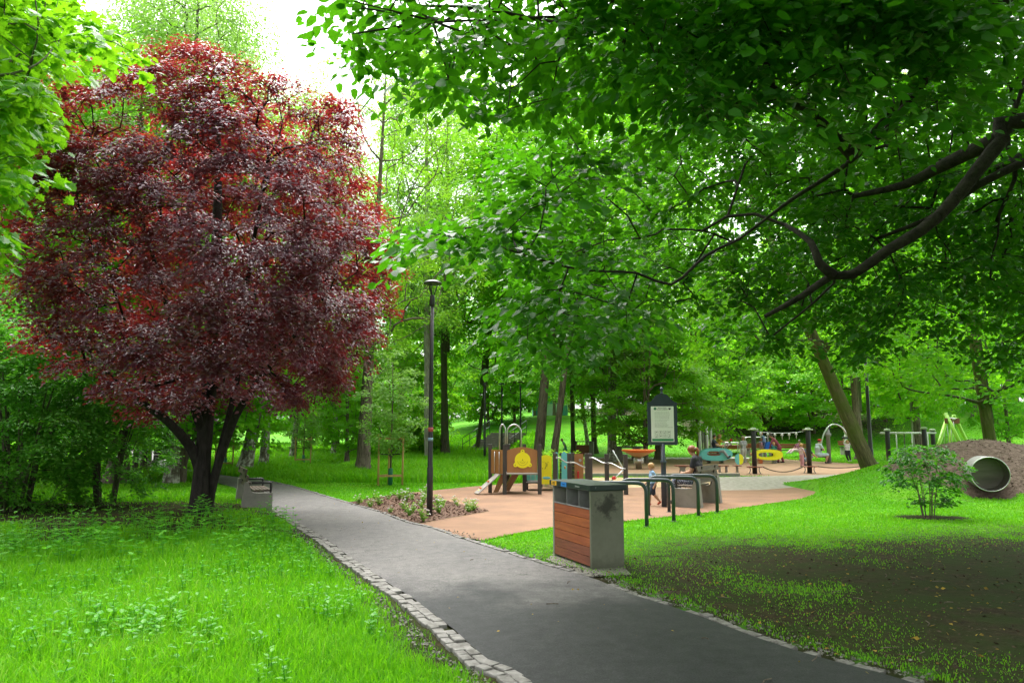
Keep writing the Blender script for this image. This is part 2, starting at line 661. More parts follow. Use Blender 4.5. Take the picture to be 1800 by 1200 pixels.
def ground_mat():
    m, nt, b = new_mat("ground")
    a = nt.nodes.new("ShaderNodeAttribute"); a.attribute_name = "soil"
    n1 = _noise(nt, 0.35, 5, 0.6)
    n2 = _noise(nt, 9.0, 6, 0.7)
    n3 = _noise(nt, 60.0, 3, 0.6)
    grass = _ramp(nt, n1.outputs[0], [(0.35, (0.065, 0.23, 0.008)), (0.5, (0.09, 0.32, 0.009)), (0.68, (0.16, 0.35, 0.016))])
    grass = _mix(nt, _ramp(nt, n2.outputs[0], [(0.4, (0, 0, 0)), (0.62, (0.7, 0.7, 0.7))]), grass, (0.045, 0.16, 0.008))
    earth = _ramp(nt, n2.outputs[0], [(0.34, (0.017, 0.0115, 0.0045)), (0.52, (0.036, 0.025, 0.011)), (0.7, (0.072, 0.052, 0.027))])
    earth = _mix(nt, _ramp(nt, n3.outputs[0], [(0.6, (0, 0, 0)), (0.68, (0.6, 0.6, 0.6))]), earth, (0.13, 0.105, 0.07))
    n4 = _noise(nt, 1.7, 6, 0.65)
    earth = _mix(nt, _ramp(nt, n4.outputs[0], [(0.36, (0, 0, 0)), (0.58, (0.85, 0.85, 0.85))]), earth, (0.024, 0.042, 0.005))  # moss, its olive darkened to hold the shade under the trees
    a2 = nt.nodes.new("ShaderNodeAttribute"); a2.attribute_name = "dry"
    dryc = _ramp(nt, n2.outputs[0], [(0.34, (0.06, 0.043, 0.03)), (0.52, (0.11, 0.082, 0.06)), (0.7, (0.17, 0.13, 0.1))])
    earth = _mix(nt, a2.outputs['Fac'], earth, dryc)
    ad = nt.nodes.new("ShaderNodeMath"); ad.operation = 'MULTIPLY_ADD'
    n5 = _noise(nt, 4.5, 7, 0.75)
    nt.links.new(n5.outputs[0], ad.inputs[0]); ad.inputs[1].default_value = 1.1
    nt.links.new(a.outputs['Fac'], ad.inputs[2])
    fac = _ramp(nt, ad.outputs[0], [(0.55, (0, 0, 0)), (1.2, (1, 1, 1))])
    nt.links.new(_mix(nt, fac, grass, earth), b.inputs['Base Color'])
    b.inputs['Roughness'].default_value = 0.95
    b.inputs['Specular IOR Level'].default_value = 0.15
    _bump(nt, b, n2.outputs[0], 0.7, 0.05)
    return m


def set_attr(o, name, val):
    a = o.data.attributes.new(name, 'FLOAT', 'POINT')
    a.data.foreach_set("value", np.asarray(val, np.float32))


mb = MB()
mb.raw(np.stack([gpt[:, 0], gpt[:, 1], GZ], 1), F, 0, True)
ground = mb.build("ground", ground_mat())
tag(ground, kind='structure')
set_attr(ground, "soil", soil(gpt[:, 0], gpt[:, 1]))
set_attr(ground, "dry", (gpt[:, 0] > 8.5) & (gpt[:, 1] > 16) & (gpt[:, 1] < 24))


def asphalt_mat():
    m, nt, b = new_mat("asphalt")
    tc = nt.nodes.new("ShaderNodeTexCoord")
    sp = nt.nodes.new("ShaderNodeSeparateXYZ")
    nt.links.new(tc.outputs['Object'], sp.inputs[0])
    big = _noise(nt, 1.1, 7, 0.65, dist=0.4)
    fine = _noise(nt, 75.0, 4, 0.8)
    mid = _noise(nt, 7.0, 6, 0.7)
    # damp beneath the overhanging tree, with the boughs' shade painted into its dark tone
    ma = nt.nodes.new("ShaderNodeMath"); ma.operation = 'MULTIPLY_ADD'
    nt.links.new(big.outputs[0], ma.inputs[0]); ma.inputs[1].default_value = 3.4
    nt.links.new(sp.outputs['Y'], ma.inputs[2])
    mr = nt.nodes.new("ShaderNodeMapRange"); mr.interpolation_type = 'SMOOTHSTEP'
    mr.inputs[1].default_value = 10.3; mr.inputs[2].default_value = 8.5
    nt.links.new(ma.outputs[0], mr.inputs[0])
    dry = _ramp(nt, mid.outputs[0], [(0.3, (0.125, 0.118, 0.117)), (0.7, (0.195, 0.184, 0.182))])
    wet_shaded = _ramp(nt, mid.outputs[0], [(0.3, (0.018, 0.019, 0.021)), (0.7, (0.040, 0.041, 0.043))])
    c = _mix(nt, mr.outputs[0], dry, wet_shaded)
    g = _ramp(nt, fine.outputs[0], [(0.32, (0.5, 0.5, 0.5)), (0.5, (0.95, 0.95, 0.95)), (0.66, (1.5, 1.5, 1.48))])
    c = _mix(nt, 1.0, c, g, 'MULTIPLY')
    vo = nt.nodes.new("ShaderNodeTexVoronoi"); vo.feature = 'DISTANCE_TO_EDGE'; vo.inputs['Scale'].default_value = 0.55
    wv = _noise(nt, 2.5, 5, 0.7)
    wm = nt.nodes.new("ShaderNodeVectorMath"); wm.operation = 'MULTIPLY_ADD'
    nt.links.new(wv.outputs['Color'], wm.inputs[0]); wm.inputs[1].default_value = (.7, .7, .7)
    nt.links.new(tc.outputs['Object'], wm.inputs[2]); nt.links.new(wm.outputs[0], vo.inputs['Vector'])
    ck = _ramp(nt, vo.outputs[0], [(0.0, (.75, .75, .75)), (0.006, (0, 0, 0))])
    ckm = _ramp(nt, big.outputs[0], [(0.5, (0, 0, 0)), (0.56, (1, 1, 1))])
    c = _mix(nt, _mix(nt, 1.0, ck, ckm, 'MULTIPLY'), c, (0.02, 0.02, 0.02))
    st = _noise(nt, 0.55, 6, 0.7)
    c = _mix(nt, 1.0, c, _ramp(nt, st.outputs[0], [(0.3, (0.78, 0.78, 0.8)), (0.6, (1.08, 1.07, 1.05))]), 'MULTIPLY')
    nt.links.new(c, b.inputs['Base Color'])
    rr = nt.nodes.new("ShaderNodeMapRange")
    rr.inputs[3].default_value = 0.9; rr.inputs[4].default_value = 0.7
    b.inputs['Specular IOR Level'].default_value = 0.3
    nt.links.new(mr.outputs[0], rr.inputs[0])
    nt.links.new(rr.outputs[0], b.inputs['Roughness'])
    _bump(nt, b, fine.outputs[0], 0.35, 0.006)
    return m


n = len(LE)
ROWS = 7
pv = np.concatenate([np.stack([LE * (1 - t) + RE * t], 0)[0] for t in np.linspace(0, 1, ROWS)])
crown = np.repeat(0.006 + 0.02 * np.sin(np.linspace(0, 1, ROWS) * PI), n)
pz = crown + np.maximum(0, H(pv[:, 0], pv[:, 1])) * (pv[:, 1] > 30)
pf = [(r * n + i, (r + 1) * n + i, (r + 1) * n + i + 1, r * n + i + 1) for r in range(ROWS - 1) for i in range(n - 1)]
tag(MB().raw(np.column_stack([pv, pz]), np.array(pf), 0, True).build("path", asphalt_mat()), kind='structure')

# granite setts along both edges
M_SETT = mat("granite_sett", (0.27, 0.255, 0.24), (0.11, 0.10, 0.09), 9, 0.85, bump=0.6)


def setts(line, side, rows, until, keep):
    mb = MB()
    for r in range(rows):
        P = offset_line(line, side * (0.05 + 0.088 * r))
        s = np.concatenate([[0], np.cumsum(np.linalg.norm(np.diff(P, axis=0), axis=1))])
        t = rng.random() * 0.1
        while t < s[-1]:
            L = rng.uniform(0.08, 0.15)
            x = np.interp(t + L / 2, s, P[:, 0]); y = np.interp(t + L / 2, s, P[:, 1])
            x2 = np.interp(t + L / 2 + 0.05, s, P[:, 0]); y2 = np.interp(t + L / 2 + 0.05, s, P[:, 1])
            t += L + 0.008
            if y < 1.5 or y > until:
                continue
            if rng.random() > keep(y):
                continue
            a = math.atan2(y2 - y, x2 - x) + rng.normal(0, 0.05)
            mb.box((x + rng.normal(0, .006), y + rng.normal(0, .006), rng.normal(0, 0.004) - (0.028 if side > 0 or y > 8.8 else 0.038)), (L, 0.082 + rng.normal(0, .005), 0.09), a, 0.009)
    return mb


kb = setts(LE, 1, 2, 22, lambda y: 0.93)
kb2 = setts(RE, -1, 1, 26, lambda y: 0.97 if y > 8.8 else 0.85)
kb.V += []
o = kb.build("kerb", M_SETT)
tag(o, kind='structure')
o = kb2.build("kerb", M_SETT)
tag(o, kind='structure')


def sheet(name, poly, z, m, kind='structure'):
    """flat ground sheet from a polygon, as a fine grid cut by the outline"""
    bm = bmesh.new()
    vs = [bm.verts.new((p[0], p[1], z)) for p in poly]
    f = bm.faces.new(vs)
    if f.normal.z < 0:
        f.normal_flip()
    bmesh.ops.triangulate(bm, faces=bm.faces[:])
    me = bpy.data.meshes.new(name)
    bm.to_mesh(me); bm.free()
    me.materials.append(m)
    o = bpy.data.objects.new(name, me)
    COL.objects.link(o)
    return tag(o, kind=kind)


M_RUBBER = mat("rubber_granulate", (0.275, 0.152, 0.088), (0.195, 0.108, 0.065), 1.1, 0.9, bump=0.4, bscale=160)
M_ORANGE = mat("orange_grit", (0.33, 0.20, 0.122), (0.27, 0.158, 0.095), 0.9, 0.95, bump=0.3, bscale=80)
M_SAND = mat("pit_sand", (0.52, 0.38, 0.22), (0.36, 0.255, 0.145), 5.0, 0.95, bump=0.8, bscale=14)
M_GRAVEL = mat("pale_gravel", (0.40, 0.36, 0.31), (0.20, 0.18, 0.15), 6.0, 0.9, bump=0.8, bscale=40)
M_PALEPATH = mat("pale_paving", (0.48, 0.45, 0.43), (0.39, 0.365, 0.35), 0.8, 0.85)
M_MULCH = mat("bark_mulch", (0.21, 0.115, 0.075), (0.055, 0.03, 0.022), 34.0, 0.95, bump=1.0, bscale=40, stretch=(1, 1.7, 1))
M_CONC = mat("concrete", (0.29, 0.275, 0.245), (0.215, 0.204, 0.18), 3.5, 0.85, bump=0.15, bscale=60)
sheet("rubber_pavement", RUBBER, 0.008, M_RUBBER)
sheet("bark_ground", BED, 0.012, M_MULCH)
sheet("sand_ground", SANDPIT, 0.006, M_SAND)
sheet("gravel_ground", GRAVEL, 0.010, M_GRAVEL)
sheet("playground_ground", ORANGE, 0.006, M_ORANGE)
sheet("playground_path", FARPATH, 0.011, M_PALEPATH)
sheet("bin_ground", g2((960, 983), (1035, 1013), (1110, 1010), (1060, 960), (1000, 952)), 0.006, mat("fine_gravel", (0.34, 0.32, 0.27), (0.10, 0.09, 0.07), 55, 0.95, bump=1, bscale=60))

# low concrete edging between the near sand and the orange grit
mb = MB()
e0, e1 = gr(985, 837.5), gr(1300, 837.2)
mb.beam((e0.x, e0.y, 0.05), (e1.x, e1.y, 0.05), 0.16, 0.14, bev=0.02)
tag(mb.build("edging_kerb", M_CONC), kind='structure')


# ---------------------------------------------------------------- grass: uncountable blades
def grass_mat(name, stops, trans):
    return leaf_mat(name, stops, trans, 0.4, 0.5, 0.3, vary=0.0, nscale=0.5)


M_GRASS = grass_mat("grass_blade", [(0.2, (0.072, 0.265, 0.006)), (0.5, (0.135, 0.40, 0.008)), (0.72, (0.22, 0.47, 0.012)), (0.90, (0.38, 0.47, 0.08))], (0.24, 0.66, 0.010))


def blades(N, ymin, ymax, seed, hfun, wmul=1.0, dens=None):
    r = np.random.default_rng(seed)
    q = 0.4
    y = (ymin ** q + r.random(N) * (ymax ** q - ymin ** q)) ** (1 / q)
    x = (r.random(N) * 2 - 1) * (0.80 * y + 1.6)
    P = np.stack([x, y], 1)
    so = soil(x, y)
    keep = r.random(N) < (1 - so) ** 1.4 + .03 * (fbm(x, y, .8) > .55)
    for poly in BARE:
        keep &= ~inside(P, poly) | (H(x, y) > 0.03) & (x > 8.5) & (y > 14)
    if dens is not None:
        keep &= r.random(N) < dens(x, y)
    x, y = x[keep], y[keep]
    n = len(x)
    z = H(x, y) - 0.01
    h = hfun(x, y) * r.uniform(0.55, 1.3, n) * (1 - .72 * soil(x, y))
    far = np.maximum(1.0, y / 6.0)
    w = 0.0036 * wmul * far * r.uniform(0.7, 1.3, n)
    a = r.random(n) * 2 * PI
    lean = r.uniform(0.1, 0.75, n) * h
    b = r.random(n) * 2 * PI
    lx, ly = np.cos(b) * lean, np.sin(b) * lean
    wx, wy = np.cos(a) * w, np.sin(a) * w
    V = np.empty((n, 5, 3))
    V[:, 0] = np.stack([x - wx, y - wy, z], 1)
    V[:, 1] = np.stack([x + wx, y + wy, z], 1)
    V[:, 2] = np.stack([x - wx * .8 + lx * .35, y - wy * .8 + ly * .35, z + h * .62], 1)
    V[:, 3] = np.stack([x + wx * .8 + lx * .35, y + wy * .8 + ly * .35, z + h * .62], 1)
    V[:, 4] = np.stack([x + lx, y + ly, z + h * r.uniform(0.72, 1.0, n)], 1)
    b0 = np.arange(n)[:, None] * 5
    return V.reshape(-1, 3), b0 + np.array([[0, 1, 3, 2]]), b0 + np.array([[2, 3, 4]])


def lawn_h(x, y):
    left = x < edge_x(LE, np.clip(y, -6, 28)) + 0.5
    tuft = fbm(x, y, 1.1)
    hl = 0.07 + 0.17 * tuft ** 1.5
    edge = smoothstep(0.1, 1.4, edge_x(LE, np.clip(y, -6, 28)) - x)
    hl = hl * (0.45 + 0.55 * edge)
    hr = 0.032 + 0.035 * tuft
    meadow = 0.14 + 0.30 * fbm(x, y, 2.2)
    h = np.where(left, hl, hr)
    return np.where((y > 24) & (x < 2), meadow * smoothstep(0, 1.8, np.abs(x - edge_x(RE, np.clip(y, 0, 26)))) + 0.06, h)


GRASS_N = 850000
mb = MB()
V, q1, t1 = blades(GRASS_N, 2.6, 60, 5, lawn_h)
mb.raw(V, q1, 0, True)
mb.F.append((t1, 0, True))
tag(mb.build("grass", M_GRASS), kind='stuff', label="bright green lawn and meadow grass on both sides of the path", cat="grass")

# ================================================================ VEGETATION
# leaf outlines: (along, across, lift), faces
T_FINE = (np.array([(0, 0, 0), (.5, 0, -.02), (1, 0, -.10), (.25, .30, .05), (.68, .25, .02), (.25, -.30, .05), (.68, -.25, .02)]),
          np.array([(0, 1, 3), (1, 4, 3), (1, 2, 4), (0, 5, 1), (1, 5, 6), (1, 6, 2)]))
T_MID = (np.array([(0, 0, 0), (.35, .28, .06), (.75, .2, .03), (1, 0, -.06), (.75, -.2, .03), (.35, -.28, .06)]),
         np.array([(0, 3, 2, 1), (0, 5, 4, 3)]))
T_LOW = (np.array([(0, 0, 0), (.45, .34, .05), (1, 0, -.05), (.45, -.34, .05)]), np.array([(0, 3, 2, 1)]))
T_NARROW = (np.array([(0, 0, 0), (.4, .17, .03), (1, 0, -.08), (.4, -.17, .03)]), np.array([(0, 3, 2, 1)]))
_mp = [(0, 0), (.12, .22), (.02, .42), (.30, .36), (.42, .62), (.52, .34), (.72, .30), (1.0, 0), (.72, -.30), (.52, -.34), (.42, -.62), (.30, -.36), (.02, -.42), (.12, -.22)]
T_MAPLE = (np.array([(.3, 0, .03)] + [(a, b, -.10 * abs(b) - .05 * a) for a, b in _mp]),
           np.array([(0, 1 + (i + 1) % 14, 1 + i) for i in range(14)]))


def norm(a):
    return a / (np.linalg.norm(a, axis=-1, keepdims=True) + 1e-9)


def place_leaves(P, A, N, S, tm):
    A = norm(A)
    B = norm(np.cross(N, A))
    N = np.cross(A, B)
    t, f = tm
    V = P[:, None] + S[:, None, None] * (t[None, :, 0:1] * A[:, None] + t[None, :, 1:2] * B[:, None] + t[None, :, 2:3] * N[:, None])
    k = len(t)
    Fc = (np.arange(len(P)) * k)[:, None, None] + f[None]
    return V.reshape(-1, 3), Fc.reshape(-1, f.shape[1])


def sprays(T, D, per, L, size, tm, r, flat=0.25, droop=0.2, fan=0.8, tilt=0.45, svar=0.3, out=0.0, centre=None):
    """leaves set along flat fans of twigs at the points T heading along D"""
    k = len(T)
    per = np.broadcast_to(per, (k,))
    i = np.repeat(np.arange(k), per)
    n = len(i)
    d = D[i].copy()
    h = d.copy(); h[:, 2] = 0
    hl = np.linalg.norm(h, axis=1)
    rnd = r.normal(size=(n, 3)); rnd[:, 2] = 0
    h = norm(np.where(hl[:, None] < 0.15, rnd, h))
    s = np.stack([-h[:, 1], h[:, 0], np.zeros(n)], 1)
    m = 7
    ph = (r.integers(0, m, n) / (m - 1) - 0.5) * 2 * fan + r.normal(0, 0.09, n)
    Ls = L if np.isscalar(L) else L[i]
    t = r.random(n) ** 0.7
    dz = np.clip(d[:, 2], -0.5, 0.8) * 0.5
    dr = h * np.cos(ph)[:, None] + s * np.sin(ph)[:, None]
    dr[:, 2] += dz
    P = T[i] + dr * ((t - 0.25) * Ls)[:, None]
    P += r.normal(size=(n, 3)) * (np.array([.05, .05, flat * 0.5]) * np.reshape(Ls, (-1, 1)) if not np.isscalar(Ls) else np.array([.05, .05, flat * 0.5]) * Ls)
    P[:, 2] -= droop * t * t * Ls
    sg = np.where(r.random(n) < 0.5, -1, 1)
    side = np.stack([-dr[:, 1], dr[:, 0], np.zeros(n)], 1)
    A = dr * 0.7 + side * (sg * r.uniform(0.3, 1.1, n))[:, None]
    A[:, 2] -= r.uniform(0, 0.5, n) + droop * t * 0.8
    N = r.normal(size=(n, 3)) * tilt
    N[:, 2] += 1
    if out:
        N += out * norm(P - np.asarray(centre))
    S = size * r.uniform(1 - svar, 1 + svar, n)
    return place_leaves(P, A, N, S, tm)


def grow(stems, targets, r, bias=0.3, sag=0.06, tip=0.006, power=0.42, step=0.45):
    """branch skeleton reaching every target; stems: polylines [(point, radius)...] grown as given"""
    pos, par, fix = [], [], []
    for st in stems:
        last = -1
        for a in range(len(st) - 1):
            (p, ra), (q, rb) = st[a], st[a + 1]
            p = np.array(tuple(p), float); q = np.array(tuple(q), float)
            m = max(1, int(np.linalg.norm(q - p) / step))
            for t in range(m + (a == len(st) - 2)):
                x = p + (q - p) * t / m
                pos.append(x); par.append(last); fix.append(ra + (rb - ra) * t / m)
                last = len(pos) - 1
    ns = len(pos)
    cap = ns + len(targets) * 4 + 10
    X = np.zeros((cap, 3)); X[:ns] = pos
    cost = np.zeros(cap)
    Pn = np.full(cap, -1); Pn[:ns] = par
    for i in range(ns):
        if Pn[i] >= 0:
            cost[i] = cost[Pn[i]] + np.linalg.norm(X[i] - X[Pn[i]])
    cnt = ns
    T = np.asarray(targets, float)
    dmin = np.min(np.linalg.norm(T[:, None] - X[None, :ns], axis=2), axis=1)
    tips = np.zeros(len(T), int)
    dirs = np.zeros((len(T), 3))
    for j in np.argsort(dmin):
        t = T[j]
        d = np.linalg.norm(X[:cnt] - t, axis=1)
        i = int(np.argmin(d + bias * cost[:cnt]))
        dist = d[i]
        base = X[i].copy()
        m = 3 if dist > 0.9 else (2 if dist > 0.4 else 1)
        last = i
        bendv = r.normal(size=3) * dist * 0.07
        for a in range(1, m + 1):
            f = a / m
            x = base + (t - base) * f + bendv * math.sin(f * PI)
            x[2] += sag * dist * math.sin(f * PI)
            X[cnt] = x; Pn[cnt] = last
            cost[cnt] = cost[last] + np.linalg.norm(x - X[last])
            last = cnt; cnt += 1
        tips[j] = last
        dirs[j] = X[last] - X[Pn[last]]
    load = np.zeros(cnt)
    load[tips] = 1
    for i in range(cnt - 1, ns - 1, -1):
        load[Pn[i]] += load[i]
    R = tip * np.maximum(load, 1) ** power
    R[:ns] = np.array(fix)
    for i in range(ns, cnt):
        R[i] = min(R[i], R[Pn[i]] * 0.92)
    return X[:cnt], Pn[:cnt], R, ns, norm(dirs)


def branches(mb, X, Pn, R, ns, mi=0, n=5, rmin=0.0, stems=True, skip_stem=False):
    idx = [i for i in range(len(X)) if Pn[i] >= 0 and R[i] >= rmin and not (skip_stem and i < ns)]
    if not idx:
        return
    idx = np.array(idx)
    a = X[Pn[idx]]; b = X[idx]
    d = norm(b - a)
    b = b + d * (R[idx] * 0.4)[:, None]
    u = np.cross(d, np.array([0.31, 0.17, 0.93])); u = norm(u)
    w = np.cross(d, u)
    ang = np.linspace(0, 2 * PI, n, endpoint=False)
    ra = np.minimum(R[Pn[idx]], R[idx] * 1.35)
    ring = lambda c, rr: c[:, None] + rr[:, None, None] * (np.cos(ang)[None, :, None] * u[:, None] + np.sin(ang)[None, :, None] * w[:, None])
    V = np.concatenate([ring(a, ra), ring(b, R[idx])], 1)
    k = len(idx)
    f = np.array([(j, (j + 1) % n, n + (j + 1) % n, n + j) for j in range(n)])
    Fc = (np.arange(k) * 2 * n)[:, None, None] + f[None]
    mb.raw(V.reshape(-1, 3), Fc.reshape(-1, 4), mi, True)


# ---- foliage and bark materials
ML_BEECH = leaf_mat("beech_leaf", [(0.12, (0.011, 0.060, 0.005)), (0.45, (0.022, 0.108, 0.006)), (0.8, (0.048, 0.16, 0.008)), (0.95, (0.10, 0.19, 0.012))], (0.13, 0.50, 0.006), 0.38, 0.42, 0.35, vary=0)
ML_MAPLE = leaf_mat("maple_leaf", [(0.15, (0.045, 0.17, 0.008)), (0.55, (0.08, 0.25, 0.010)), (0.9, (0.20, 0.30, 0.015))], (0.25, 0.6, 0.01), 0.5, 0.42, 0.4, vary=0)
ML_PLUM = leaf_mat("plum_leaf", [(0.15, (0.044, 0.019, 0.048)), (0.5, (0.072, 0.024, 0.056)), (0.85, (0.14, 0.018, 0.034))], (0.66, 0.03, 0.018), 0.30, 0.33, 1.0, vary=0, nscale=0.8)
ML_BROAD = leaf_mat("broad_leaf", [(0.15, (0.07, 0.22, 0.012)), (0.5, (0.125, 0.33, 0.015)), (0.85, (0.22, 0.44, 0.028))], (0.34, 0.80, 0.02), 0.54, 0.5, 0.25, vary=0.25, nscale=0.35)
ML_DARK = leaf_mat("dark_leaf", [(0.15, (0.045, 0.17, 0.016)), (0.5, (0.07, 0.25, 0.022)), (0.85, (0.12, 0.33, 0.028))], (0.2, 0.62, 0.03), 0.52, 0.5, 0.25, vary=0.25, nscale=0.35)
ML_LIGHT = leaf_mat("robinia_leaf", [(0.15, (0.10, 0.28, 0.012)), (0.5, (0.16, 0.37, 0.016)), (0.85, (0.25, 0.45, 0.03))], (0.34, 0.66, 0.03), 0.48, 0.5, 0.3, vary=0.18, nscale=0.4)
ML_BIRCH = leaf_mat("birch_leaf", [(0.15, (0.11, 0.23, 0.045)), (0.5, (0.16, 0.30, 0.06)), (0.85, (0.23, 0.38, 0.09))], (0.32, 0.6, 0.07), 0.48, 0.45, 0.4, vary=0.15, nscale=0.4)
ML_LIME = leaf_mat("young_leaf", [(0.15, (0.10, 0.32, 0.010)), (0.5, (0.18, 0.43, 0.012)), (0.85, (0.32, 0.52, 0.03))], (0.4, 0.78, 0.02), 0.5, 0.5, 0.3, vary=0.2, nscale=0.5)
ML_SHRUB = leaf_mat("shrub_leaf", [(0.15, (0.045, 0.17, 0.018)), (0.5, (0.075, 0.25, 0.022)), (0.85, (0.13, 0.32, 0.035))], (0.2, 0.6, 0.03), 0.45, 0.42, 0.45, vary=0.15)
MB_DARK = bark_mat("bark_dark", (0.042, 0.034, 0.026), (0.14, 0.115, 0.092), moss=(0.08, 0.105, 0.04))
MB_PLUM = bark_mat("bark_plum", (0.010, 0.008, 0.007), (0.034, 0.028, 0.026), stretch=(5, 5, 1))
MB_LIMB = bark_mat("bark_limb", (0.016, 0.013, 0.011), (0.05, 0.04, 0.034), stretch=(3, 3, 3))
MB_BROWN = bark_mat("bark_brown", (0.06, 0.045, 0.035), (0.23, 0.18, 0.145), 2.4)
MB_MOSS = bark_mat("bark_moss", (0.05, 0.045, 0.02), (0.17, 0.15, 0.07), 2.2, moss=(0.085, 0.11, 0.02))
MB_BIRCH = birch_mat("bark_birch")
MB_PALE = bark_mat("bark_pale", (0.17, 0.155, 0.135), (0.42, 0.39, 0.34), 2.0, 0.4, stretch=(3, 3, 1))

# ---- crowns shared by many trees ------------------------------------------------
def ellipsoid_targets(n, r, rx, z0, z1, shape=1.0, shell=0.75, lump=0.25):
    """points in a lumpy crown; shape < 1 puts the widest part low"""
    out = []
    ph = r.random(6) * 6.28
    while len(out) < n:
        a = r.random() * 2 * PI
        t = r.random()
        w = math.sin(PI * t ** shape) ** 0.6
        k = 1 + lump * (math.sin(3 * a + ph[0] + 5 * t) * .6 + math.sin(5 * a + ph[1] - 9 * t) * .4)
        q = r.random() ** (0.5 * (1 - shell) + 0.12)
        if r.random() > w + 0.1:
            continue
        R = rx * w * k * q
        out.append((R * math.cos(a), R * math.sin(a), z0 + (z1 - z0) * t + r.normal(0, 0.15)))
    return np.array(out)


def make_crown(name, H_, rx, zlow, leaf, bark, n, per, L, size, tm, seed, shape=0.8, flat=0.3, droop=0.2, tilt=0.45, trunk_r=0.25, fan=1.0, shell=0.7, bias=0.35, lump=0.28):
    r = np.random.default_rng(seed)
    T = ellipsoid_targets(n, r, rx, zlow, H_, shape, shell, lump)
    lean = r.normal(0, 0.25, 2)
    stem = [((0, 0, zlow * 0.7), trunk_r * 0.8), ((lean[0], lean[1], H_ * 0.55), trunk_r * 0.5), ((lean[0] * 1.5, lean[1] * 1.5, H_ * 0.93), 0.03)]
    X, Pn, R, ns, D = grow([stem], T, r, bias=bias, tip=0.011, power=0.44)
    mb = MB()
    branches(mb, X, Pn, R, ns, 1, 4, 0.012)
    V, f = sprays(T, D, per, L, size, tm, r, flat, droop, fan, tilt, out=0.9, centre=(0, 0, H_ * .45))
    mb.raw(V, f, 0, False)
    o = mb.build(name, [leaf, bark])
    me = o.data
    bpy.data.objects.remove(o)
    return me


CROWN = {
    'broad': (make_crown("crown", 15, 4.6, 2.6, ML_BROAD, MB_DARK, 380, 72, 1.25, 0.18, T_LOW, 21, 0.75, flat=0.22), 15),
    'broad_b': (make_crown("crown", 16, 4.2, 3.6, ML_BROAD, MB_DARK, 340, 72, 1.3, 0.19, T_LOW, 22, 0.85, flat=0.28), 16),
    'dark': (make_crown("crown", 17, 4.6, 3.2, ML_DARK, MB_DARK, 380, 72, 1.3, 0.19, T_LOW, 23, 0.8, flat=0.2), 17),
    'light': (make_crown("crown", 16, 4.6, 4.2, ML_LIGHT, MB_BROWN, 330, 130, 1.35, 0.13, T_NARROW, 24, 0.9, flat=0.16, droop=0.1, tilt=0.35, shell=0.8), 16),
    'birch': (make_crown("crown", 20, 3.5, 5.0, ML_BIRCH, MB_DARK, 420, 120, 1.3, 0.105, T_LOW, 25, 0.8, flat=0.9, droop=0.9, tilt=0.9, shell=0.55), 20),
    'under': (make_crown("crown", 6.5, 3.2, 0.7, ML_LIME, MB_BROWN, 260, 95, 0.95, 0.15, T_LOW, 26, 0.7, flat=0.14, droop=0.25, trunk_r=0.09), 6.5),
    'fresh': (make_crown("crown", 9, 3.6, 1.3, ML_BROAD, MB_BROWN, 300, 100, 1.0, 0.15, T_LOW, 27, 0.75, flat=0.18, droop=0.2, trunk_r=0.12), 9),
}


def trunk_mesh(h, r0, seed, bark, flare=0.5, bow=0.05, top=0.35, n=14):
    r = np.random.default_rng(seed)
    m = 22
    zs = np.concatenate([np.linspace(-0.3, 1.0, 8), np.linspace(1.0, h, m)[1:]])
    bx, by = r.normal(0, bow * h / 6, 2)
    pts, rad = [], []
    for z in zs:
        t = max(0, z / h)
        pts.append((bx * math.sin(PI * t), by * math.sin(PI * t), z))
        rad.append(r0 * ((1 - t) + top * t) * (1 + flare * math.exp(-max(z, 0) * 3.2)))
    V, f = tube_np(pts, rad, n, False)
    # ribs and buttresses, so the outline is not a turned post
    a = np.tile(np.arange(n) / n * 2 * PI, len(zs))
    zz = np.repeat(zs, n)
    k = 1 + 0.05 * np.sin(4 * a + 1.3 * zz + seed) + 0.035 * r.normal(size=len(a)) + 0.16 * np.exp(-np.maximum(zz, 0) * 3) * np.sin(5 * a + seed)
    c = np.repeat(np.array(pts), n, axis=0)
    V = c + (V - c) * k[:, None]
    return MB().raw(V, f, 0, True)


TREE_SEED = [100]


def tree(name, label, x, y, kind, height, r0, bark, tilt=(0, 0), rz=None, group=None, spread=1.0, trunk_h=0.8, flare=0.5, cat="tree", low=0.0):
    """a tree of its own: trunk and crown under one root; tilt leans it (to the right, away)"""
    TREE_SEED[0] += 1
    s = TREE_SEED[0]
    me, h0 = CROWN[kind]
    root = thing(name, label, cat, (x, y, hz(x, y) - 0.03), 0, group)
    k = height / h0
    tm = trunk_mesh(height * trunk_h, r0, s, bark, flare)
    tm.build("trunk", bark, root)
    c = bpy.data.objects.new("crown", me)
    COL.objects.link(c)
    c.parent = root
    c.scale = (k * spread, k * spread, k)
    c.location = (0, 0, low)
    c.rotation_euler = (0, 0, (s * 2.4) % 6.28 if rz is None else rz)
    root.rotation_euler = (-tilt[1], tilt[0], 0)
    return root


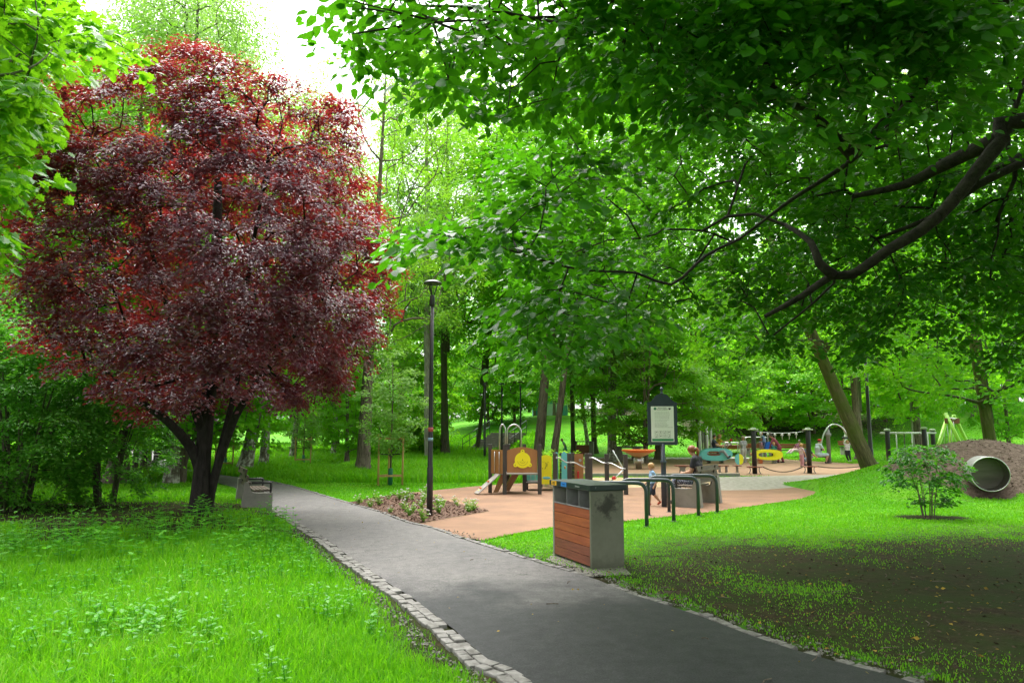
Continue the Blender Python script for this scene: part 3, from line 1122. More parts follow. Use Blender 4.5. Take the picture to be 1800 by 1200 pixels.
# ---- the purple-leaved plum -----------------------------------------------------
PY = 13.4
r = np.random.default_rng(41)
outline = [(385, 85), (300, 125), (270, 140), (245, 175), (185, 205), (150, 250), (130, 300), (118, 360), (75, 400), (55, 440), (75, 490), (105, 540), (110, 590), (85, 640), (140, 680), (200, 710), (250, 745), (310, 740), (380, 735), (450, 715), (520, 720), (600, 690), (650, 650), (675, 580), (685, 500), (695, 440), (680, 380), (672, 310), (650, 260), (640, 200), (610, 175), (560, 180), (520, 190), (480, 130), (430, 130)]
op = np.array([(at(u, v, PY).x, at(u, v, PY).z) for u, v in outline])
cx, cz = op.mean(0)
dv = op - (cx, cz)
dv[:, 0] *= np.where(dv[:, 0] < 0, .92, 1.0)
op = (cx, cz) + dv * (1 - .30 / np.linalg.norm(dv, axis=1))[:, None]
T = []
while len(T) < 900:
    q = np.array([[r.uniform(op[:, 0].min(), op[:, 0].max()), r.uniform(op[:, 1].min(), op[:, 1].max())]])
    if not inside(q, op)[0]:
        continue
    x, z = q[0]
    e = math.sqrt(((x - cx) / 3.6) ** 2 + ((z - cz) / 3.3) ** 2)
    dmax = 3.0 * math.sqrt(max(0.03, 1 - min(1, e) ** 2))
    s = r.random()
    dy = dmax * (1 - 0.35 * s * s) * (1 if r.random() < 0.42 else -1) if r.random() < 0.72 else r.uniform(-dmax, dmax)
    T.append((x, PY + dy, z))
T = np.array(T)
b0 = at(352, 916, PY); b0.z = hz(b0.x, b0.y)
P_ = lambda u, v, dy=0: at(u, v, PY + dy)
stems = [
    [(b0 - Vector((0, 0, .15)), .16), (P_(352, 870), .135), (P_(356, 815), .14), (P_(362, 740, .1), .11), (P_(372, 620, .2), .11), (P_(380, 450, .3), .08), (P_(384, 280, .2), .045), (P_(384, 140), .015)],
    [(P_(350, 822), .10), (P_(338, 790, -.1), .085), (P_(300, 745, -.5), .065), (P_(240, 700, -.9), .045), (P_(170, 640, -1.2), .03)],
    [(P_(364, 905, .1), .085), (P_(374, 850, .05), .075), (P_(392, 790, 0), .07), (P_(420, 720, -.2), .06), (P_(470, 650, -.4), .05), (P_(540, 560, -.6), .035), (P_(590, 450, -.6), .02)],
    [(P_(366, 890, .25), .06), (P_(385, 800, .3), .06), (P_(410, 700, .6), .05), (P_(440, 560, 1.0), .04), (P_(470, 400, 1.2), .02)],
    [(P_(360, 770, .1), .09), (P_(330, 680, -.3), .07), (P_(300, 560, -.9), .05), (P_(260, 420, -1.0), .03)],
    [(P_(366, 700, .1), .08), (P_(420, 560, -.8), .055), (P_(450, 400, -1.4), .035), (P_(470, 280, -1.2), .02)],
]
X, Pn, R, ns, D = grow(stems, T, r, bias=0.25, tip=0.006, power=0.42)
root = thing("purple_plum_tree", "broad purple-leaved tree on several dark stems beside the path bench", "tree", b0)
mb = MB()
off = np.array(b0)
for st in stems[:1]:
    p = smooth_path([tuple(a) for a, _ in st], 0.12) - off
    rr = np.interp(np.linspace(0, 1, len(p)), np.linspace(0, 1, len(st)), [b for _, b in st])
    rr *= 1 + 0.55 * np.exp(-np.maximum(p[:, 2], 0) * 5)
    mb.tube(p, rr, 14)
for st in stems[1:]:
    p = smooth_path([tuple(a) for a, _ in st], 0.12) - off
    rr = np.interp(np.linspace(0, 1, len(p)), np.linspace(0, 1, len(st)), [b for _, b in st])
    mb.tube(p, rr, 10)
mb.build("trunk", MB_PLUM, root)
mb = MB()
branches(mb, X - off, Pn, R, ns, 1, 5, 0.004, skip_stem=True)
V, f = sprays(T - off, D, r.integers(120, 230, len(T)), 0.56, 0.070, T_MID, r, flat=0.24, droop=0.34, fan=1.1, tilt=0.30, out=1.0, centre=np.array((cx, PY, cz)) - off)
mb.raw(V, f, 0, False)
mb.build("crown", [ML_PLUM, MB_PLUM], root)

# ---- the beech whose boughs hang over the path ----------------------------------
r = np.random.default_rng(43)
LOBE_A = [(580, 60), (650, -60), (1000, -90), (1010, 190), (900, 215), (830, 180), (760, 150), (690, 110), (640, 150), (610, 100)]
LOBE_B = [(1000, -90), (1880, -90), (1880, 670), (1720, 600), (1600, 610), (1500, 620), (1440, 575), (1370, 610), (1250, 590), (1150, 570), (1060, 610), (1000, 640), (940, 630), (890, 530), (830, 420), (740, 440), (690, 425), (740, 395), (840, 385), (900, 330), (890, 270), (930, 230), (1000, 190)]


def pix_targets(poly, n, dfun, thin=None):
    out = []
    A = np.array(poly, float)
    while len(out) < n:
        u = r.uniform(A[:, 0].min(), A[:, 0].max()); v = r.uniform(A[:, 1].min(), A[:, 1].max())
        if not inside(np.array([[u, v]]), poly)[0]:
            continue
        if thin is not None and r.random() > thin(u, v):
            continue
        d = dfun(u, v)
        out.append(tuple(at(u, v, d)))
    return out


def gaps(u, v):
    g = float(fbm(u, v, 110.0))
    return 0.25 + 0.75 * smoothstep(0.36, 0.52, g)


TA = pix_targets(LOBE_A, 120, lambda u, v: r.uniform(3.9, 6.2) + max(0, (u - 800) / 250))
def beech_depth(u, v):
    if 1000 < u < 1680 and r.random() < .62 * (1 - v / 260.0):
        return r.uniform(4.2, 5.5)
    if u > 1120 and v > 120:
        return r.uniform(8.3, 14.0) if r.random() < .94 or v > 200 else r.uniform(6.0, 7.0)
    return r.uniform(5.0 + max(0, 1.4 * (v - 420) / 200), 7.6 + min(4.5, max(0, (u - 640) / 130)))


TB = pix_targets(LOBE_B, 1250, beech_depth, gaps)
TB += pix_targets([(860, 250), (1880, 250), (1880, 560), (1400, 560), (1100, 560), (900, 500)], 300, lambda u, v: r.uniform(9.0, 14.5))
TB += pix_targets([(1000, -90), (1880, -90), (1880, 420), (1500, 380), (1250, 300), (1050, 230)], 420, lambda u, v: r.uniform(9.0, 15.0))
TC = [(x, y, z) for x, y, z in zip(r.uniform(-2.4, 15, 900), r.uniform(-6, 12.5, 900), r.uniform(4.4, 9.5, 900))] + [(x, y, z) for x, y, z in zip(r.uniform(1.5, 15, 520), r.uniform(0, 14, 520), r.uniform(8, 11.5, 520))]   # unseen crown over the camera's head, widened and thickened to block light
TC = [t for t in TC if t[1] < 8 + 4.5 * float(fbm(t[0], 3.0, 2.5))]
TC = [t for t in TC if t[1] < 2.5 or t[2] > 2.9 + 0.52 * t[1] or t[0] > 0.74 * t[1] + 0.5]
trunk_p = Vector((9.6, 5.2, 0)); trunk_p.z = hz(9.6, 5.2)
Q = lambda u, v, d: tuple(at(u, v, d))
limbs = [
    [((9.6, 5.2, -0.3), .40), ((9.55, 5.25, 1.2), .34), ((9.3, 5.4, 3.2), .31), ((9.0, 5.6, 5.4), .26), ((8.6, 5.6, 7.5), .17), ((8.3, 5.5, 9.6), .06)],
    [((9.25, 5.45, 3.1), .17), ((7.9, 6.6, 4.3), .15), (Q(1800, 212, 7.2), .125), (Q(1762, 245, 7.2), .12), (Q(1650, 380, 7.3), .10), (Q(1560, 440, 7.4), .09), (Q(1500, 482, 7.5), .075), (Q(1462, 485, 7.55), .06), (Q(1410, 520, 7.7), .045), (Q(1345, 556, 8.0), .022)],
    [(Q(1466, 484, 7.5), .055), (Q(1440, 462, 7.5), .045), (Q(1425, 425, 7.6), .035), (Q(1380, 395, 7.9), .02)],
    [(Q(1765, 240, 7.2), .085), (Q(1700, 270, 7.6), .075), (Q(1640, 300, 8.0), .06), (Q(1590, 325, 8.4), .045), (Q(1500, 345, 8.8), .03)],
    [((9.0, 5.6, 5.2), .16), ((7.0, 5.4, 5.9), .14), (Q(1745, 5, 5.6), .11), (Q(1650, 110, 5.8), .10), (Q(1560, 225, 6.0), .075), (Q(1480, 295, 6.2), .045), (Q(1400, 345, 6.4), .022), (Q(1300, 420, 6.8), .012)],
    [(Q(1500, 275, 6.1), .05), (Q(1420, 195, 6.0), .045), (Q(1355, 155, 5.8), .04), (Q(1350, 110, 5.6), .035), (Q(1280, 65, 5.4), .03), (Q(1180, 10, 5.2), .02)],
    [(Q(1800, 285, 8.4), .05), (Q(1720, 325, 8.4), .045), (Q(1640, 380, 8.6), .03), (Q(1540, 420, 9.0), .02)],
    [(Q(1300, 420, 6.8), .014), (Q(1240, 450, 6.6), .014), (Q(1180, 500, 6.4), .012), (Q(1120, 480, 6.2), .009), (Q(1000, 470, 6.0), .01), (Q(820, 415, 5.8), .006)],
    [((8.7, 5.6, 6.6), .12), ((6.2, 5.0, 6.9), .09), ((3.6, 4.9, 6.1), .06), (Q(1180, 5, 5.0), .04), (Q(960, 30, 4.8), .02), (Q(760, 40, 4.6), .012), (Q(620, 60, 4.5), .006)],
]
ALL = np.array(TA + TB + TC)
X, Pn, R, ns, D = grow(limbs, ALL, r, bias=0.12, tip=0.0035, power=0.40, step=0.3)
root = thing("beech_tree", "large green tree whose dark boughs hang over the path and bin", "tree", trunk_p)
off = np.array(trunk_p)
for q, st in enumerate(limbs):
    p = smooth_path([tuple(a) for a, _ in st], 0.15) - off
    rr = np.interp(np.linspace(0, 1, len(p)), np.linspace(0, 1, len(st)), [b for _, b in st])
    if q == 0:
        rr *= 1 + 0.6 * np.exp(-np.maximum(p[:, 2], 0) * 3)
    MB().tube(p, rr, 12).build("trunk" if q == 0 else "limb", MB_LIMB, root)
mb = MB()
branches(mb, X - off, Pn, R, ns, 1, 5, 0.0025, skip_stem=True)
nA = len(TA); nB = nA + len(TB)
V, f = sprays(ALL[:nA] - off, D[:nA], r.integers(18, 34, nA), 0.46, 0.082, T_FINE, r, flat=0.16, droop=0.25, fan=1.0, tilt=0.38)
mb.raw(V, f, 0, True)
V, f = sprays(ALL[nA:nB] - off, D[nA:nB], r.integers(40, 70, nB - nA), 0.60, 0.084, T_FINE, r, flat=0.16, droop=0.25, fan=1.1, tilt=0.5, svar=0.45)
mb.raw(V, f, 0, True)
V, f = sprays(ALL[nB:] - off, D[nB:], 60, 1.3, 0.17, T_MID, r, flat=0.2, droop=0.2, fan=1.2, tilt=0.35)
mb.raw(V, f, 0, False)
mb.build("crown", [ML_BEECH, MB_LIMB], root)

# ---- the maple reaching in at the top corner ------------------------------------
r = np.random.default_rng(47)
ML = [(-80, -80), (60, -70), (110, -10), (180, 40), (235, 75), (235, 95), (180, 90), (120, 70), (70, 100), (80, 190), (65, 250), (20, 320), (-80, 320)]
TM = pix_targets(ML, 150, lambda u, v: r.uniform(6.8, 10.5))
TM += pix_targets([(-80, 330), (0, 330), (-10, 420), (-80, 440)], 14, lambda u, v: r.uniform(7.2, 10.0))
TM += [(x, y, z) for x, y, z in zip(r.uniform(-9, -3.6, 60), r.uniform(0, 7, 60), r.uniform(4.5, 8.5, 60)) if x < -0.72 * y - 0.6]
NM = len(TM)
TM += [(x, y, z) for x, y, z in zip(r.uniform(-16, -6.5, 420), r.uniform(9.8, 16, 420), r.uniform(4.6, 9.0, 420)) if x < -0.75 * y - 1.6]  # unseen clusters added outside the view to shade the ground by the plum
TM = np.array(TM)
mp = Vector((-7.2, 4.6, hz(-7.2, 4.6)))
st = [[((-7.2, 4.6, -.3), .26), ((-7.1, 4.7, 1.6), .21), ((-6.9, 4.9, 4.2), .15), ((-6.7, 5.0, 8.2), .03)], [((-6.95, 4.85, 3.4), .08), ((-6.4, 6.0, 4.6), .04), (Q(20, 130, 7.3), .022), (Q(120, 60, 8.0), .010), (Q(200, 75, 8.2), .005)]]
X, Pn, R, ns, D = grow(st, TM, r, bias=0.15, tip=0.004, power=0.42, step=0.3)
root = thing("maple_tree", "maple with bright lobed leaves hanging into view beside the pale sky", "tree", mp)
off = np.array(mp)
for q, s_ in enumerate(st):
    p = smooth_path([tuple(a) for a, _ in s_], 0.15) - off
    rr = np.interp(np.linspace(0, 1, len(p)), np.linspace(0, 1, len(s_)), [b for _, b in s_])
    MB().tube(p, rr, 12).build("trunk" if q == 0 else "limb", MB_DARK, root)
mb = MB()
branches(mb, X - off, Pn, R, ns, 1, 5, 0.003, skip_stem=True)
V, f = sprays(TM[:NM] - off, D[:NM], r.integers(26, 44, NM), 0.5, 0.12, T_MAPLE, r, flat=0.2, droop=0.45, fan=1.2, tilt=0.42)
mb.raw(V, f, 0, False)
V, f = sprays(TM[NM:] - off, D[NM:], 50, 1.2, 0.2, T_LOW, r, flat=0.2, droop=0.3, fan=1.2, tilt=0.4)
mb.raw(V, f, 0, False)
mb.build("crown", [ML_MAPLE, MB_DARK], root)


# ---- shrubs -----------------------------------------------------------------------
def shrub(name, label, x, y, h, rx, n, per, size, stems, leaf, tm=T_MID, seed=1, low=0.15, cat="shrub", L=0.4, group=None, bark=None, ry=None, tip=0.004):
    r = np.random.default_rng(seed)
    z0 = hz(x, y)
    T = []
    while len(T) < n:
        a = r.random() * 2 * PI
        t = r.random() ** 0.8
        w = (0.45 + 0.75 * math.sin(PI * min(1, t * 0.85 + 0.08))) * r.random() ** 0.35
        T.append((rx * w * math.cos(a), (ry or rx) * w * math.sin(a), h * (low + (1 - low) * t)))
    T = np.array(T)
    st = []
    for i in range(stems):
        a = r.random() * 2 * PI
        b = 0.16 * rx
        e = r.uniform(0.3, 0.75) * rx
        rb = h * r.uniform(0.006, 0.010)
        st.append([((b * math.cos(a), b * math.sin(a), -0.08), rb), ((b * 1.6 * math.cos(a + .2), b * 1.6 * math.sin(a + .2), h * .3), rb * .8), ((e * math.cos(a), e * math.sin(a), h * r.uniform(.6, .85)), rb * .4)])
    X, Pn, R, ns, D = grow(st, T, r, bias=0.2, tip=tip, power=0.4, step=0.15)
    root = thing(name, label, cat, (x, y, z0), 0, group)
    mb = MB()
    branches(mb, X, Pn, R, ns, 0, 5, 0)
    mb.ball((0, 0, -.06), (.30 * rx, .30 * rx, .07), 12)
    mb.build("stem", bark or MB_BROWN, root)
    mb = MB()
    V, f = sprays(T, D, per, L, size, tm, r, 0.25, 0.25, 1.1, 0.45)
    mb.raw(V, f, 0, False)
    mb.build("foliage", leaf, root)
    return root


p = on(95, 905)
shrub("thicket_shrub", "dense dark shrub of many thin stems standing deepest in the purple tree's shade", -9.3, 14.0, 3.4, 1.55, 300, 95, 0.08, 26, ML_SHRUB, seed=61, low=0.03, bark=MB_DARK, ry=1.0, L=0.5)
shrub("thicket_shrub", "airy dark shrub with bare stems between the thicket and the thick ridged trunk", -8.05, 14.9, 2.7, 1.0, 170, 75, 0.07, 18, ML_SHRUB, seed=62, low=0.06, bark=MB_DARK, L=0.42)
shrub("thicket_shrub", "tall dark shrub cut by the picture's edge under the maple leaves", -11.4, 15.2, 4.2, 1.7, 280, 95, 0.085, 20, ML_SHRUB, seed=63, low=0.04, bark=MB_DARK, L=0.5)
shrub("young_shrub", "young open shrub on the lawn in front of the soil mound", SHRUB.x, SHRUB.y, 1.34, 0.55, 80, 32, 0.075, 10, ML_BEECH, seed=164, low=0.18, L=0.26)
q = on(731, 801)
shrub("round_bush", "rounded light green bush standing just behind the near lamp post", q.x, q.y, 2.0, 1.25, 120, 80, 0.15, 9, ML_LIME, tm=T_LOW, seed=65, low=0.06, L=0.5)


# ---- trees whose trunks the photograph shows ----------------------------------------
def tr(u, y, *a, v=800, **k):
    return tree(a[0], a[1], xat(u, y, v), y, *a[2:], **k)


R_ = math.radians
tr(210, 23.5, "park_tree", "tree with a thick straight ridged trunk behind the dark thicket", 'broad', 15, .30, MB_BROWN, flare=0.9)
tr(236, 27, "slender_tree", "slim dark forked tree just past the thick ridged trunk", 'fresh', 9, .10, MB_DARK, tilt=(R_(3), 0), spread=0.8)
tr(252, 30, "slender_tree", "slim dark tree before the pale side path and its bench", 'fresh', 9.5, .11, MB_DARK, tilt=(R_(4), 0), spread=0.8)
tr(304, 23, "birch_tree", "birch with black and white flaking bark beside the purple tree's stems", 'birch', 18, .19, MB_BIRCH, flare=0.5)
tr(320, 23.6, "slender_tree", "smooth brown leaning stem touching the flaking birch", 'fresh', 11, .12, MB_BROWN, tilt=(R_(4), 0))
tr(430, 31, "birch_tree", "white birch leaning over a black lamp pole by the meadow", 'birch', 17, .27, MB_BIRCH, tilt=(R_(9), 0))
tr(464, 33.5, "birch_tree", "darker upright birch at the meadow's edge by the leaning white birch", 'birch', 18, .2, MB_BIRCH, tilt=(R_(2), 0))
tr(514, 41, "birch_tree", "slim birch trunk behind the far staked sapling", 'birch', 17, .17, MB_BIRCH)
tr(586, 46, "birch_tree", "thin birch by the bend of the pale path across the meadow", 'birch', 17, .16, MB_BIRCH)
tr(638, 29, "robinia_tree", "yellow-green feathery tree with a thick furrowed trunk near the staked sapling", 'light', 18.2, .28, MB_BROWN, flare=0.5, spread=0.85, tilt=(R_(1.5), 0), trunk_h=0.5)
tr(753, 43, "birch_tree", "very tall pale smooth trunk rising behind the near lamp post", 'birch', 25, .22, MB_PALE, tilt=(R_(-1), 0), flare=0.1, spread=0.7, low=2.0)
tr(783, 48, "park_tree", "dark broad tree with flared trunk foot next to the pale tall trunk", 'broad', 23, .25, MB_DARK, flare=1.1, spread=0.95, low=4.0)
tr(838, 52, "park_tree", "dark leaning trunk in front of the concrete steps", 'broad_b', 17, .15, MB_DARK, tilt=(R_(5), 0), low=2.0)
tr(946, 41, "park_tree", "thick furrowed brown trunk behind the play tower's corner post", 'broad', 21, .29, MB_BROWN, tilt=(R_(6), 0), flare=0.35, low=4.0)
tr(972, 40, "park_tree", "furrowed brown trunk leaning alongside the thicker one behind the play tower", 'broad_b', 20, .2, MB_BROWN, tilt=(R_(6), 0), flare=0.35, low=4.0)
tr(1008, 50, "park_tree", "straight dark trunk beside the far red litter bin", 'dark', 18, .16, MB_DARK, low=3.0)
tr(1034, 54, "birch_tree", "thin mottled trunk leaning away behind the far red litter bin", 'birch', 15, .15, MB_BIRCH, tilt=(R_(-7), 0))
tr(1045, 51, "park_tree", "dark forked trunk with spreading foot past the far red litter bin", 'fresh', 13, .2, MB_DARK, flare=0.9, low=2.5)
tr(1076, 42, "birch_tree", "birch with peeling brown and white bark before the concrete table", 'birch', 19, .26, MB_BIRCH, tilt=(R_(2), 0), flare=0.6)
tr(1160, 45, "park_tree", "brown trunk standing directly behind the notice board", 'broad_b', 18, .26, MB_BROWN)
t = tr(1536, 25, "leaning_tree", "mossy trunk leaning strongly over the playground at the grass rise", 'broad', 16, .26, MB_MOSS, tilt=(R_(-21), 0), flare=0.2, trunk_h=0.7, low=2.0)
tr(1513, 42, "park_tree", "reddish brown trunk half hidden behind the leaning mossy trunk", 'broad_b', 17, .24, MB_BROWN)
tr(1748, 27, "park_tree", "smooth olive trunk rising behind the soil mound and metal pipe", 'broad', 16, .22, MB_MOSS, tilt=(R_(-4), 0), flare=0.25)
tr(1614, 50, "park_tree", "brown trunk behind the rope bridge posts with a white sapling before it", 'broad', 17, .27, MB_BROWN)
tr(1608, 44, "birch_tree", "very thin white young birch in front of a brown trunk", 'under', 9, .06, MB_PALE, low=1.5, spread=0.7)
for u, y, rr, lab in ((1660, 66, .34, "dark tree at the top of the grassy bank over the green swing frame"), (1690, 72, .36, "dark tree deep in the wood between swing frame and olive trunk"), (1712, 69, .3, "dark tree on the bank nearest the olive trunk"), (1722, 62, .3, "grey-brown tree standing forward on the bank beside the olive trunk"), (1792, 64, .34, "dark tree on the bank at the picture's edge"), (1570, 78, .3, "dark tree far back behind the pale building")):
    tr(u, y, "wood_tree", lab, 'dark', 20, rr, MB_DARK)
# leafy masses behind and around the playground
tr(1135, 40, "low_tree", "light green low-branched tree spreading behind the notice board", 'fresh', 8.5, .13, MB_BROWN, spread=1.05)
tr(1230, 46, "low_tree", "pale green tree hanging over the row of silver tubes", 'fresh', 10, .14, MB_BROWN, spread=1.15)
tr(1345, 60, "low_tree", "yellow-green layered tree behind the spring riders and benches", 'under', 8.5, .12, MB_BROWN, spread=1.25)
tr(1432, 57, "low_tree", "yellow-green layered tree behind the arch seesaw", 'under', 9.0, .12, MB_BROWN, spread=1.2)
tr(1560, 60, "low_tree", "bright young tree in front of the pale building", 'under', 7.5, .1, MB_BROWN)
tr(858, 66, "low_tree", "bright green low tree over the concrete steps", 'under', 9.0, .12, MB_BROWN)
tr(905, 67, "low_tree", "bright green low tree between the steps and the furrowed trunks", 'fresh', 10, .12, MB_BROWN)
tr(1010, 72, "low_tree", "dense green low tree behind the far red litter bin", 'fresh', 11, .12, MB_BROWN, spread=1.2)
tr(545, 50, "low_tree", "soft green low tree across the meadow behind the far sapling", 'fresh', 8.5, .12, MB_BROWN)
tr(610, 40, "low_tree", "dark green low tree beside the feathery tree's trunk", 'fresh', 5.5, .12, MB_BROWN)
tr(690, 52, "low_tree", "yellow-green bushy tree behind the near staked sapling", 'under', 10, .12, MB_BROWN)
tr(470, 60, "low_tree", "hazy green low tree at the far end of the meadow", 'fresh', 9, .12, MB_BROWN)
tr(1775, 44, "low_tree", "leafy low tree clothing the bank beside the olive trunk", 'fresh', 6.5, .12, MB_BROWN, spread=0.8)
# tall crowns on the other side of the thicket
tr(40, 20, "tall_tree", "bright leafy tree filling the gap under the maple", 'fresh', 8.5, .14, MB_DARK, spread=0.9)
tr(130, 27, "tall_tree", "leafy tree showing between the thicket and the purple crown", 'fresh', 10.5, .15, MB_DARK)
tr(95, 30, "robinia_tree", "open dark-limbed tree against the sky between maple and purple crown", 'light', 17.5, .24, MB_DARK, spread=0.75)
tr(-60, 26, "tall_tree", "tall green tree at the picture's edge behind the maple", 'broad', 19, .3, MB_DARK)
tr(255, 34, "birch_tree", "tall weeping birch whose grey-green crown tops the purple tree", 'birch', 25.5, .25, MB_BIRCH, spread=1.0)
tr(345, 40, "birch_tree", "weeping birch reaching highest beside the open sky", 'birch', 27, .25, MB_BIRCH, spread=0.8)
tr(170, 38, "tall_tree", "mid-green tall tree left of the weeping birch crowns", 'broad', 23, .3, MB_DARK)
tr(590, 52, "robinia_tree", "feathery pale tree top just right of the open sky", 'light', 19.5, .26, MB_BROWN)
tr(700, 58, "robinia_tree", "feathery pale tree top behind the tall smooth trunk", 'light', 22, .26, MB_BROWN)

# ---- the wood behind: rows of whole trees nobody can tell apart ------------------------
r = np.random.default_rng(53)
kinds = ['broad', 'dark', 'broad_b', 'dark', 'broad']
i = 0
for y, u0, u1, step in ((80, 640, 1950, 150), (72, -150, 480, 130), (92, -100, 1900, 175)):
    for u in range(u0, u1, step):
        uu = u + r.uniform(-35, 35); yy = y + r.uniform(-4, 4)
        hgt = r.uniform(17, 23) if u > 650 else (r.uniform(13, 17) if u < 400 else r.uniform(10, 13))
        tree("wood_tree", "tall leafy tree among many alike in the wood closing the view", xat(uu, yy), yy, kinds[i % 5], hgt, r.uniform(.14, .24), MB_DARK, group="trees of the wood behind the park", spread=1.0)
        i += 1

# far wood: reads as one mass
r = np.random.default_rng(59)
mb = MB()
n = 26000
x = r.uniform(-120, 120, n); y = r.uniform(112, 132, n)
top = 9 + 9 * fbm(x, y * 0, 14.0)
top = np.where((x < -12) & (x > -45), 8 + 3 * fbm(x, y * 0, 9.0), top)
z = H(x, y) + 0.5 + top * r.random(n) ** 0.8
P = np.stack([x, y, z], 1)
A = r.normal(size=(n, 3)); N = r.normal(size=(n, 3)) * 0.6 + np.array([0, -.4, 1])
V, f = place_leaves(P, A, N, r.uniform(0.7, 1.5, n), T_LOW)
mb.raw(V, f, 0, False)
for q in range(90):
    xx, yy = r.uniform(-100, 100), r.uniform(108, 128)
    mb.tube([(xx, yy, hz(xx, yy) - .3), (xx, yy, hz(xx, yy) + 9)], [.3, .15], 6, 1)
tag(mb.build("distant_wood", [ML_DARK, MB_DARK]), kind='stuff', label="distant dark wood closing the horizon", cat="wood")

# ================================================================ STREET FURNITURE
M_BLACK = mat("black_steel", (0.022, 0.022, 0.024), (0.014, 0.014, 0.015), 9, 0.42, spec=0.5)
M_ANTH = mat("anthracite_steel", (0.035, 0.05, 0.058), (0.026, 0.038, 0.046), 6, 0.4, spec=0.5)
M_POST = mat("dark_wood_post", (0.062, 0.056, 0.048), (0.038, 0.034, 0.03), 14, 0.6, stretch=(1, 1, .15))
M_STEEL = mat("brushed_steel", (0.62, 0.62, 0.62), (0.5, 0.5, 0.5), 12, 0.3, metal=1.0, stretch=(1, 1, 8))
M_WOODR = mat("red_wood", (0.40, 0.105, 0.035), (0.26, 0.06, 0.022), 2.2, 0.5, stretch=(1.2, 1.2, 14), bump=0.15)
M_WOODR2 = mat("red_wood_weathered", (0.27, 0.085, 0.045), (0.16, 0.048, 0.03), 2.6, 0.6, stretch=(1.2, 1.2, 14), bump=0.15)
M_WOODR3 = mat("orange_wood", (0.42, 0.115, 0.03), (0.28, 0.07, 0.02), 2.0, 0.5, stretch=(1.2, 1.2, 14), bump=0.15)
M_TIMBER = mat("pale_timber", (0.52, 0.33, 0.12), (0.38, 0.23, 0.08), 5, 0.7, stretch=(3, 3, .4))
M_BENCHW = mat("bench_wood", (0.11, 0.08, 0.055), (0.06, 0.042, 0.03), 4, 0.6, stretch=(1, 1, 8))
M_PANEL = mat("brown_panel", (0.40, 0.19, 0.065), (0.31, 0.14, 0.048), 2.0, 0.42, stretch=(1.5, 1.5, .5))
M_YEL = mat("yellow_board", (0.90, 0.86, 0.01), (0.86, 0.81, 0.01), 3, 0.4)
M_TEAL = mat("teal_board", (0.17, 0.60, 0.62), (0.15, 0.55, 0.57), 3, 0.4)
M_ORNG = mat("orange_rim", (0.78, 0.19, 0.03), (0.7, 0.16, 0.03), 3, 0.4)
M_RED = mat("red_plastic", (0.62, 0.03, 0.025), None, 4, 0.35)
M_GREEN = mat("lime_paint", (0.36, 0.66, 0.06), (0.3, 0.58, 0.05), 3, 0.45)
M_WHITE = mat("white_paint", (0.72, 0.72, 0.72), (0.64, 0.64, 0.64), 5, 0.5)
M_GREYP = mat("grey_plastic", (0.28, 0.27, 0.265), (0.2, 0.195, 0.19), 6, 0.6)
M_ROPE = mat("rope", (0.10, 0.08, 0.06), (0.05, 0.04, 0.03), 40, 0.9)
M_TAN = mat("tan_shell", (0.62, 0.40, 0.20), (0.56, 0.35, 0.17), 3, 0.45)
M_INK = mat("dark_print", (0.03, 0.03, 0.035), None, 5, 0.6)
M_DARKG = mat("dark_green_lid", (0.018, 0.036, 0.028), (0.012, 0.026, 0.02), 7, 0.42)


def stained_mat():
    m, nt, b = new_mat("stained_concrete")
    n = _noise(nt, 4.0, 6, 0.65)
    base = _ramp(nt, n.outputs[0], [(0.3, (0.135, 0.138, 0.095)), (0.7, (0.19, 0.195, 0.14))])
    tc = nt.nodes.new("ShaderNodeTexCoord")
    n2 = _noise(nt, 9.0, 5, 0.65)
    mp = nt.nodes.new("ShaderNodeMapping")
    mp.inputs['Location'].default_value = (0, 0.26 * 0, -0.715)
    nt.links.new(tc.outputs['Object'], mp.inputs[0])
    sp = nt.nodes.new("ShaderNodeSeparateXYZ"); nt.links.new(mp.outputs[0], sp.inputs[0])
    # a splash-shaped dark stain, centred on the end panel
    def m_(op, a, bb):
        k = nt.nodes.new("ShaderNodeMath"); k.operation = op
        for i, x in enumerate((a, bb)):
            if isinstance(x, (int, float)): k.inputs[i].default_value = x
            else: nt.links.new(x, k.inputs[i])
        return k.outputs[0]
    dx = m_('ADD', sp.outputs['X'], 0.0)
    d = m_('SQRT', m_('ADD', m_('MULTIPLY', dx, dx), m_('MULTIPLY', sp.outputs['Z'], sp.outputs['Z'])), 0)
    d = m_('ADD', d, m_('MULTIPLY', m_('SUBTRACT', n2.outputs[0], 0.5), 0.42))
    f = _ramp(nt, d, [(0.06, (.95, .95, .95)), (0.10, (.7, .7, .7)), (0.15, (0, 0, 0))])
    c = _mix(nt, f, base, (0.035, 0.033, 0.022))
    sz = nt.nodes.new("ShaderNodeSeparateXYZ"); nt.links.new(tc.outputs['Object'], sz.inputs[0])
    low = m_('ADD', sz.outputs['Z'], m_('MULTIPLY', m_('SUBTRACT', n2.outputs[0], 0.5), 0.3))
    c = _mix(nt, _ramp(nt, low, [(0.02, (0.6, 0.6, 0.6)), (0.16, (0, 0, 0))]), c, (0.06, 0.06, 0.035))
    nt.links.new(c, b.inputs['Base Color'])
    b.inputs['Roughness'].default_value = 0.7
    return m


def text(name, body, size, mat_, parent, M, depth=0.001, align='CENTER'):
    cu = bpy.data.curves.new(name, 'FONT')
    cu.body = body; cu.size = size; cu.extrude = depth; cu.align_x = align; cu.align_y = 'CENTER'
    o = bpy.data.objects.new(name, cu)
    COL.objects.link(o)
    dg = bpy.context.evaluated_depsgraph_get()
    me = bpy.data.meshes.new_from_object(o.evaluated_get(dg))
    bpy.data.objects.remove(o)
    me.transform(M)
    me.materials.clear(); me.materials.append(mat_)
    t = bpy.data.objects.new(name, me)
    COL.objects.link(t)
    t.parent = parent
    return t


